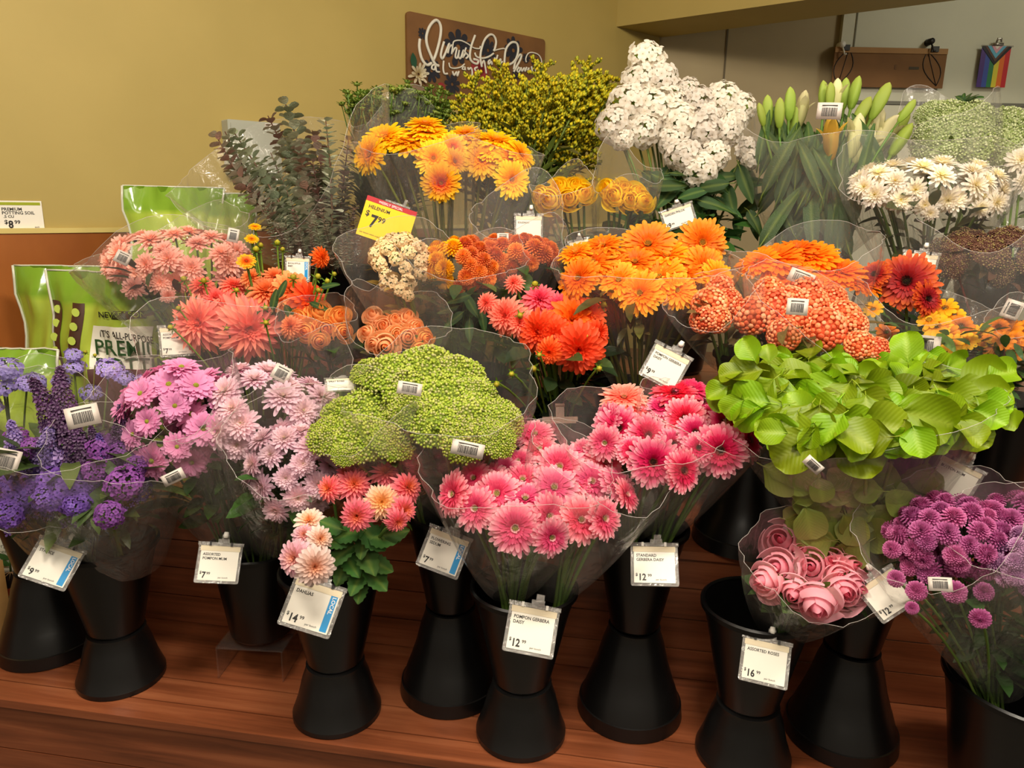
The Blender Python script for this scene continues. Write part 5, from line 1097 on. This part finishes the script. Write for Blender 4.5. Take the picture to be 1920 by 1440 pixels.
# ------------------------------------------------------------------ soil bags
G1, G2 = lin('#9ab03a'), lin('#76992c')
def soil_bag(label, px, py_top, Y, z0, W, Hh, yaw, seed, printed=True, lean=.1, group='green soil bags'):
    """pillow bag: flat crimped top, bulging body"""
    r_ = random.Random(seed); pt = at(px, py_top, Y); base = Vector((pt.x, pt.y, z0)); Hh = pt.z-z0
    o = thing('soil_bag', label, 'soil bag', base, group, Matrix.Rotation(yaw, 3, 'Z'))
    nx, nz = 25, 31; ph = [r_.uniform(0, 6) for _ in range(6)]
    def surf(u, v, side):   # u -1..1, v 0..1
        bul = .075*(1-abs(u)**2.4)*(math.sin(math.pi*min(1, v*.95+.06))**.55 if v < .9 else max(0, (1-v)/.1)*.35+.02)
        wr = (.006*math.sin(9*u+14*v+ph[0])+.005*math.sin(17*u-9*v+ph[1])+.004*math.sin(23*v+4*u+ph[2]))*(1-abs(u)**3)*min(1, v*4)
        wv = .012*math.sin(3*u+ph[3])*max(0, v-.7)/.3
        wd = W/2*(1-.06*math.sin(math.pi*v)+.03*(v > .85))
        return Vector((u*wd+.004*math.sin(20*v+ph[4]), -side*(bul+wr)+wv-lean*(v-.5)*-.3, v*Hh))
    for side, nm in ((1, 'front_panel'), (-1, 'back_panel')):
        m = MB(); V = []; C = []
        for j in range(nz):
            for i in range(nx):
                u, v = i/(nx-1)*2-1, j/(nz-1); V.append(surf(u, v, side)); C.append(G2 if v > .86 else mixc(G1, lin('#aebe48'), .5+.5*math.sin(5*u+3*v)))
        Fs = [(j*nx+i, j*nx+i+1, (j+1)*nx+i+1, (j+1)*nx+i) for j in range(nz-1) for i in range(nx-1)]
        if side < 0: Fs = [tuple(reversed(f)) for f in Fs]
        m.add(V, Fs, C); body = link(nm, m.mesh(nm, GLOSSPRINT), o)
        if side == 1: front = body
    m = MB()
    for sg in (-1, 1): m.tube([surf(sg*.985, v/14, 1)+Vector((0, -.002, 0)) for v in range(15)], .0035, (1, 1, 1), 5)
    m.tube([surf(-.98+.14*v, 1, 1) for v in range(15)], .0025, (1, 1, 1), 5)
    link('seam', m.mesh('seam', SILVER), o)
    if printed:
        def patch(u0, u1, v0, v1, hx, nm, off=.002, n=10):
            m = MB(); V = []
            for j in range(n):
                for i in range(n): V.append(surf(u0+(u1-u0)*i/(n-1), v0+(v1-v0)*j/(n-1), 1)+Vector((0, -off, 0)))
            m.add(V, [(j*n+i, j*n+i+1, (j+1)*n+i+1, (j+1)*n+i) for j in range(n-1) for i in range(n-1)], lin(hx)); return link(nm, m.mesh(nm, PRINT), front)
        def onbag(s, u, v, size, hx_mat, off=.004):
            a = surf(u, v, 1); b = surf(u+.3, v, 1); x = (b-a).normalized(); t = text(front, s, 0, 0, 0, size, hx_mat, bold=.01)
            z = Vector((0, 0, 1)); n_ = x.cross(z).normalized(); z = n_.cross(x)
            t.matrix_local = Matrix.Translation(a+n_*off) @ Matrix((x, z, n_)).transposed().to_4x4()
        for u in (-.87, -.42):
            patch(u-.09, u+.11, .52, .86, '#4a2f22', 'brown_stripe')
            for q in range(5):
                m = MB(); c = surf(u+.01, .56+.065*q, 1)+Vector((0, -.006, 0)); m.add([c+Vector((.011*math.cos(.6283*k), 0, .011*math.sin(.6283*k))) for k in range(10)], [tuple(range(10))], lin('#c8dc60')); link('dot', m.mesh('dot', PRINT), front)
        patch(-.12, .70, .52, .765, '#e9e2d2', 'white_label', .003); patch(-.14, .72, .3, .57, '#4a2018', 'brown_label', .006)
        onbag('IT\'S ALL-PURPOSE', -.0, .715, W*.065, INK); onbag('PREMIUM', -.06, .635, W*.145, plain('green_print', '#2f4f2a', .5)); onbag('POTTING', -.05, .555, W*.14, plain('green_print', '#2f4f2a', .5), .004)
        patch(.16, .58, .80, .835, '#2c2a1c', 'brand_box', .003); onbag('NEW', -.02, .806, W*.055, INK); onbag('SEASONS', .18, .806, W*.055, plain('lime_print', '#b6d24a', .5), .006)
    return o
soil_bag('lime green printed potting soil bag with a white lettered label, under the salmon mums', 205, 512, 1.86, Z2, .37, .5, R(-8), 3)
soil_bag('lime green soil bag just behind the lettered one, only its left edge showing', 140, 500, 1.98, Z2, .34, .5, R(-2), 4, False)
soil_bag('small green soil bag top at the left picture edge above the lavender heads', 20, 655, 1.70, Z2, .22, .4, R(-12), 5, False)
soil_bag('green soil bag with pale seams against the yellow wall, above the salmon mums', 325, 350, 2.16, Z3, .26, .4, R(30), 6, False)
soil_bag('green soil bag against the wall, partly behind the eucalyptus', 408, 362, 2.22, Z3, .2, .4, R(20), 7, False)
# soil enhancer pouch and kraft bag on the first step
pb = atz(52, 1180, Z1)
o = thing('soil_pouch', 'small printed soil pouch with a seedling picture at the lower left', 'pouch', pb+V3(-.04, .03, 0), None, Matrix.Rotation(R(18), 3, 'Z'))
def pouch(o, W, Hh, D, bands, mat=PRINT):
    nx, nz = 15, 25; m = MB(); V = []; C = []
    def sf(u, v): return Vector((u*W/2, -D/2*(1-abs(u)**3)*(1-v**3*.96), v*Hh))
    for j in range(nz):
        for i in range(nx):
            u, v = i/(nx-1)*2-1, j/(nz-1); V.append(sf(u, v)); C.append(lin([h for t, h in bands if v >= t][-1]))
    Fs = [(j*nx+i, j*nx+i+1, (j+1)*nx+i+1, (j+1)*nx+i) for j in range(nz-1) for i in range(nx-1)]; m.add(V, Fs, C)
    f = link('front_panel', m.mesh('front_panel', mat), o)
    m = MB(); m.add([Vector((q.x, -q.y, q.z)) for q in V], [tuple(reversed(q)) for q in Fs], C); link('back_panel', m.mesh('back_panel', mat), o); return f, sf
f, sf = pouch(o, .17, .255, .07, [(0, '#b98a4a'), (.15, '#6f9a58'), (.36, '#2a1c14'), (.62, '#e4dfcc'), (.93, '#5a4030')])
m = MB(); m.tube([sf(.1, .6)+V3(0, -.004, 0), sf(.1, .7)+V3(0, -.004, 0), sf(.12, .78)+V3(0, -.004, 0)], .0018, lin('#4f7a34'), 5)
for v, sg in ((.66, -1), (.68, 1), (.72, -1), (.73, 1), (.78, 0)):
    q = MB(); petal(q, 0, 0, 0, .028, .015, 0, 0, 0, 'leaf', lambda t, s: lin('#3f6a34'))
    a = R(90-55*sg); b = sf(.1, v)+V3(0, -.005, 0); m.add([b+Vector((x.x*math.cos(a)-x.y*math.sin(a), -x.z, x.x*math.sin(a)+x.y*math.cos(a))) for x in q.v], q.f, q.c)
link('seedling_print', m.mesh('seedling_print', PRINT), f)
m = MB()
for a in (-70, -40, -10, 25, 50): m.tube([sf(.1, .6)+V3(0, -.004, 0), sf(.1, .6)+V3(.03*math.sin(R(a)), -.004, -.03*math.cos(R(a))*.8)], .001, lin('#b08a60'), 4)
link('root_print', m.mesh('root_print', PRINT), f)
m = MB(); m.box((.02, -.0375, .255*.40), (.085, .001, .02), lin('#e2683c')); link('orange_strip', m.mesh('orange_strip', PRINT, False), f)
for s_, z in (('Nature\'s Organic', .215), ('Soil Enhancer', .2)):
    t = text(f, s_, 0, 0, 0, .014, plain('green_grey_print', '#59654e', .5)); t.matrix_local = Matrix.Translation((-.07, -.027, z)) @ Matrix.Rotation(R(90), 4, 'X')
pk = atz(-10, 1215, Z1)
o = thing('kraft_bag', 'plain kraft paper bag cut by the left picture edge', 'bag', pk+V3(-.055, .02, 0), None, Matrix.Rotation(R(25), 3, 'Z'))
pouch(o, .15, .2, .08, [(0, '#c89858')], mottled('kraft_paper', '#b98648', '#d0a060', 12, .75, 5, .4))

# ------------------------------------------------------------------ things on the walls
WP = wl(0, 0)
def pw(px, py, off=0): return onplane(px, py, WP+WN*off, WN)
WM = Matrix((WD, Vector((0, 0, 1)), WD.cross(Vector((0, 0, 1))))).transposed()   # wall frame: x along, y up, z out of the wall
# hand-lettered sign
c0, c1 = pw(762, 20, .012), pw(1022, 76, .012); c2 = pw(765, 190, .012)
o = thing('lettered_sign', 'brown hand-lettered sign with white script and dark painted daisies on the yellow wall', 'sign', Vector((c0.x, c0.y, c2.z)), None, WM)
org = Vector((c0.x, c0.y, c2.z)); Ws = (c1-c0).dot(WD); Hs = c0.z-c2.z
m = MB(); rrect(m, Ws, Hs, .012, .015, (Ws/2, Hs/2, -.004)); link('board', m.mesh('board', SIGNW, False), o)
WMi = WM.transposed()
def sp(cx, cy, off=.006):   # pixels of the sign close-up -> sign plane
    q = WMi @ (pw(750+cx/6.62, 10+cy/6.62, .012)-org); return Vector((q.x, q.y, off))
def smooth(pts, n=5):
    out = []
    for i in range(len(pts)-1):
        p0, p1, p2, p3 = pts[max(i-1, 0)], pts[i], pts[i+1], pts[min(i+2, len(pts)-1)]
        for k in range(n):
            t = k/n; out.append(.5*((2*p1)+(p2-p0)*t+(2*p0-5*p1+4*p2-p3)*t*t+(3*p1-p0-3*p2+p3)*t**3))
    out.append(pts[-1]); return out
ST = [(6, [(235, 420), (228, 520), (250, 640), (285, 710), (330, 745), (380, 720)]), (6, [(470, 755), (420, 725), (370, 620), (325, 500), (315, 400), (340, 300), (380, 230), (430, 190), (470, 210), (495, 280), (490, 380), (465, 500), (430, 620), (400, 690)]),
 (5, [(535, 455), (505, 560), (495, 630), (515, 665), (550, 600), (600, 480), (580, 600)]), (4, [(580, 590), (605, 520), (640, 505), (630, 610)]), (4, [(632, 600), (665, 540), (690, 540), (675, 640), (700, 655), (725, 560)]), (4, [(725, 560), (715, 640), (740, 660), (775, 560), (765, 650), (800, 600)]), (4, [(810, 530), (795, 580), (835, 630), (805, 665)]),
 (5, [(920, 375), (870, 520), (855, 640), (880, 700), (940, 730), (960, 690), (900, 670)]), (3, [(645, 500), (660, 450), (740, 440), (830, 480), (900, 530), (970, 540), (985, 510)]),
 (5, [(1005, 770), (985, 650), (1000, 540), (1040, 430), (1100, 370), (1150, 380), (1180, 450), (1165, 540), (1150, 570)]), (4, [(915, 590), (940, 640), (1010, 660), (1090, 640), (1150, 600)]), (4, [(1000, 740), (1030, 690), (1045, 760), (1060, 850)]), (4, [(1110, 680), (1085, 700), (1090, 735), (1120, 700), (1130, 740)]), (4, [(1160, 650), (1175, 700), (1200, 620)]), (4, [(1210, 700), (1240, 670), (1225, 730), (1260, 700)]),
 (5, [(1280, 830), (1285, 680), (1300, 560), (1340, 490), (1390, 460), (1440, 480), (1455, 560), (1430, 660), (1380, 720), (1310, 750)]), (3, [(1150, 570), (1210, 550), (1280, 540), (1310, 570)]), (5, [(1400, 800), (1420, 700), (1470, 620), (1495, 630), (1470, 700), (1430, 770), (1400, 830)]), (4, [(1460, 780), (1440, 810), (1460, 830), (1480, 790), (1450, 770)]),
 (4, [(1490, 770), (1500, 820), (1530, 780), (1540, 820), (1560, 770)]), (4, [(1570, 810), (1590, 780), (1575, 840), (1600, 820)]), (4, [(1620, 760), (1630, 820)]), (4, [(1640, 790), (1660, 780)]), (4, [(1680, 760), (1670, 810), (1690, 830)]), (3, [(1555, 710), (1550, 660), (1580, 600), (1640, 590), (1710, 620), (1745, 690), (1740, 760)]),
 (4, [(430, 740), (390, 750), (385, 790), (420, 800), (430, 750), (440, 820), (480, 830)]), (4, [(530, 690), (525, 790), (540, 850), (580, 850)]), (3, [(595, 715), (610, 770), (660, 785), (740, 770), (790, 730)]), (4, [(640, 820), (660, 870), (690, 830), (700, 880), (720, 820)]), (3, [(780, 760), (760, 790), (790, 800), (795, 765), (800, 810)]), (4, [(830, 770), (840, 800), (870, 780), (885, 830), (880, 890)]), (4, [(950, 770), (915, 790), (940, 830), (960, 800)])]
for wd, pts in ST:
    m = MB(); q = smooth([sp(*k) for k in pts]); m.tube(q, wd*.0010, (1, 1, 1), 6); link('script_stroke', m.mesh('script_stroke', CHALK), o)
def sdaisy(cx, cy, r_, n=9, mat=NAVY, hx='#1b1c28'):
    r = r_*.42; c = sp(cx, cy, .004); m = MB()
    for k in range(n):
        t = MB(); petal(t, 2*math.pi*k/n+.2, .15, 0, .85, .42, 0, 0, 0, 'oblong', lambda t_, s: (1, 1, 1), .1)
        m.add([c+Vector((v.x*r, v.y*r, 0)) for v in t.v], t.f, t.c)
    link('painted_daisy', m.mesh('painted_daisy', mat, False), o)
for cx, cy, r in ((275, 350, .05), (715, 520, .16), (1085, 560, .1), (1400, 560, .12), (385, 810, .1), (640, 980, .09), (1690, 740, .07), (1440, 850, .06), (1560, 660, .05)): sdaisy(cx, cy, r)
c = sp(215, 860, .008); m = MB()
for k in range(26): t = MB(); petal(t, 2.4*k, .1, 0, .3+.6*k/26, .22, R(70-60*k/26), -.2, .2, 'oblong', lambda t_, s: mixc(lin('#d8c48a'), lin('#e8e0c8'), t_)); m.add([c+v*.05 for v in t.v], t.f, t.c)
link('white_paper_flower', m.mesh('white_paper_flower', PETAL), o)
m = MB(); t = MB(); petal(t, R(100), 0, 0, 1, .5, 0, 0, 0, 'leaf', lambda t_, s: lin('#1f4a34')); c = sp(170, 790, .006); m.add([c+v*.06 for v in t.v], t.f, t.c); link('green_leaf_print', m.mesh('green_leaf_print', PRINT), o)
for cx, cy, r in ((505, 1025, .02), (960, 770, .035), (1020, 820, .03)):
    m = MB(); c = sp(cx, cy, .004); m.add([c+Vector((r*math.cos(.6283*k), r*math.sin(.6283*k), 0)) for k in range(10)], [tuple(range(10))], lin('#8c2a30')); link('red_paint_spot', m.mesh('red_paint_spot', PRINT), o)
# shelf label on the wall
a, b, c = pw(-42, 374, .003), pw(77, 377, .003), pw(80, 430, .003); Wl, Hl = (b-a).dot(WD), b.z-c.z
o = thing('wall_label', 'white potting soil price label with a green bar on the yellow wall', 'price label', Vector((a.x, a.y, c.z)), None, WM)
m = MB(); m.box((Wl/2, Hl/2, 0), (Wl, Hl, .002)); cdo = link('card', m.mesh('card', PAPER, False), o)
m = MB(); m.box((Wl/2, Hl*.9, .0014), (Wl*.95, Hl*.1, .0006)); link('green_bar', m.mesh('green_bar', plain('olive_green_print', '#9aa414', .4), False), cdo)
text(cdo, 'PREMIUM', Wl*.34, Hl*.66, .0014, Hl*.15, INK, bold=.02); text(cdo, 'POTTING SOIL', Wl*.34, Hl*.53, .0014, Hl*.15, INK, bold=.02); text(cdo, '.5 CU', Wl*.36, Hl*.41, .0014, Hl*.13, INK, bold=.02)
text(cdo, '$', Wl*.36, Hl*.2, .0014, Hl*.2, INK, bold=.02); text(cdo, '8', Wl*.42, Hl*.06, .0014, Hl*.36, INK, bold=.03, sx=.85); text(cdo, '99', Wl*.52, Hl*.2, .0014, Hl*.18, INK, bold=.02); text(cdo, 'each', Wl*.84, Hl*.06, .0014, Hl*.08, INK)
# grey box on the wall
a, b = pw(415, 225, 0), pw(512, 330, 0); wb = (pw(512, 225, 0)-a).dot(WD); hb = a.z-b.z
o = thing('wall_box', 'pale grey metal box on the yellow wall behind the eucalyptus', 'box', Vector((a.x, a.y, b.z)), None, WM)
m = MB(); rrect(m, wb, hb, .05, .004, (wb/2, hb/2, .025)); link('housing', m.mesh('housing', GREYBOX, False), o)
m = MB(); rrect(m, wb*.9, hb*.9, .004, .003, (wb/2, hb/2, .052)); link('lid', m.mesh('lid', GREYBOX, False), o)
m = MB(); m.box((wb*.82, hb*.93, .055), (wb*.26, hb*.1, .002)); link('sticker', m.mesh('sticker', LABELP, False), o)
# small nail hole marks on the wall
for px, py in ((177, 130), (183, 127), (14, 288), (583, 24), (85, 328)):
    pass
# cardboard sign, flag on the pale wall
YB = pend.y-.055
def pbk(px, py, off=0): return at(px, py, YB-off)
a, b, c = pbk(1566, 89), pbk(1777, 92), pbk(1765, 166); W = (b-a).x; Hh = b.z-c.z
o = thing('cardboard_sign', 'brown cardboard sign with drawn leaves clipped to the pale wall', 'sign', Vector((a.x, YB, c.z)), None, Matrix.Rotation(R(90), 3, 'X'))
m = MB(); m.box((W/2, Hh/2, 0), (W, Hh, .006)); bd = link('board', m.mesh('board', CARD, False), o)
m = MB(); m.box((W/2, Hh*.93, .005), (W, Hh*.14, .004)); link('folded_flap', m.mesh('folded_flap', mottled('pale_cardboard', '#a0764a', '#ae8556', 6, .8), False), o)
for fx in (.09, .88):
    m = MB(); m.box((W*fx, Hh*.98, .008), (.035, .025, .012)); link('binder_clip', m.mesh('binder_clip', INK, False), o)
for fx, tl in ((.09, 12), (.88, -22)):
    pts = [Vector((W*fx+.045*math.sin(k*math.pi/8)*(1 if k <= 8 else 1)*math.cos(R(tl)) - (k/8-.5 if k <= 8 else 1.5-k/8)*.17*math.sin(R(-tl)), Hh*.5+(k/8-.5 if k <= 8 else 1.5-k/8)*.17*math.cos(R(tl)), .0045)) for k in range(17)]
    m = MB(); m.tube(pts, .0022, (1, 1, 1), 4); m.tube([pts[0], pts[8]], .0018, (1, 1, 1), 4); link('drawn_leaf', m.mesh('drawn_leaf', INK), o)
text(bd, 'E', W*.54, Hh*.46, .004, Hh*.17, plain('faded_ink', '#5a3c20', .7)); m = MB(); m.box((W*.72, Hh*.5, .0035), (W*.09, Hh*.07, .0006)); link('faded_mark', m.mesh('faded_mark', plain('faded_green_ink', '#40341c', .7), False), bd)
for px, py, mt, lb in ((1747, 77, INK, 'black round hook on the pale wall above the cardboard sign'), (1580, 83, WHITEP, 'white hook on the pale wall above the cardboard sign')):
    p = at(px, py, pend.y-.07); o = thing('wall_hook', lb, 'hook', p)
    m = MB(); m.tube([V3(0, .04, 0), V3(0, -.005, 0)], [.016, .014], (1, 1, 1), 12); link('disc', m.mesh('disc', mt), o)
    m = MB(); m.tube([V3(0, 0, -.01), V3(.006, -.012, -.035), V3(.01, -.012, -.05), V3(.016, -.02, -.045)], .004, (1, 1, 1), 6); link('hook', m.mesh('hook', mt), o)
a, b, c = pbk(1842, 86), pbk(1897, 85), pbk(1829, 163); W = (b-a).x; Hh = a.z-c.z
o = thing('pride_flag', 'small rainbow pride flag with a chevron hanging on the pale wall', 'flag', Vector((a.x, YB, c.z)), None, Matrix.Rotation(R(90), 3, 'X'))
def poly(pts, hx, nm, z):
    m = MB(); n = len(pts); V = [Vector((x*W, y*Hh, z)) for x, y in pts]+[Vector((x*W, y*Hh, z-.002)) for x, y in pts]
    m.add(V, [tuple(range(n)), tuple(range(2*n-1, n-1, -1))]+[(i, n+i, n+(i+1) % n, (i+1) % n) for i in range(n)], lin(hx)); link(nm, m.mesh(nm, PRINT, False), o)
for i, hx in enumerate(('#4a2f78', '#3a4f9e', '#2f7a4a', '#d6c83a', '#e0702a', '#c22a30')): poly([(i/6, 0), ((i+1)/6, 0), ((i+1)/6, 1), (i/6, 1)], hx, 'stripe', 0)
for i, (hx, d) in enumerate((('#1c1a1c', .46), ('#5a3a2c', .38), ('#5fa6c4', .30), ('#d49aa8', .18), ('#e4dccf', .08))): poly([(0.5-d*1.09, 1), (.5, 1-d), (.5+d*1.09, 1)] if d < .45 else [(0, 1), (0, .96), (.5, 1-d), (1, .96), (1, 1)], hx, 'chevron', .002+.0008*i)
m = MB(); m.tube([Vector((-.03*W, Hh, 0)), Vector((1.06*W, Hh, 0))], .004, (1, 1, 1), 6); link('rod', m.mesh('rod', CLEARP), o)
m = MB(); m.box((W*.5, Hh*1.04, .005), (W*.36, Hh*.06, .012)); m.tube([Vector((W*.42, Hh*1.08, .01)), Vector((W*.45, Hh*1.17, .012)), Vector((W*.56, Hh*1.17, .012)), Vector((W*.58, Hh*1.08, .01))], .005, (1, 1, 1), 6); link('clip', m.mesh('clip', METAL), o)

# ------------------------------------------------------------------ lettering becomes plain mesh
bpy.context.view_layer.update(); dg = bpy.context.evaluated_depsgraph_get()
for o in TEXTS:
    me = bpy.data.meshes.new_from_object(o.evaluated_get(dg)); me.name = 'lettering'
    n = bpy.data.objects.new('lettering_mesh', me); col.objects.link(n); n.parent = o.parent; n.matrix_local = o.matrix_local.copy()
for o in TEXTS: bpy.data.objects.remove(o)
for o in list(col.objects):
    if o.name.startswith('lettering_mesh'): o.name = 'lettering'
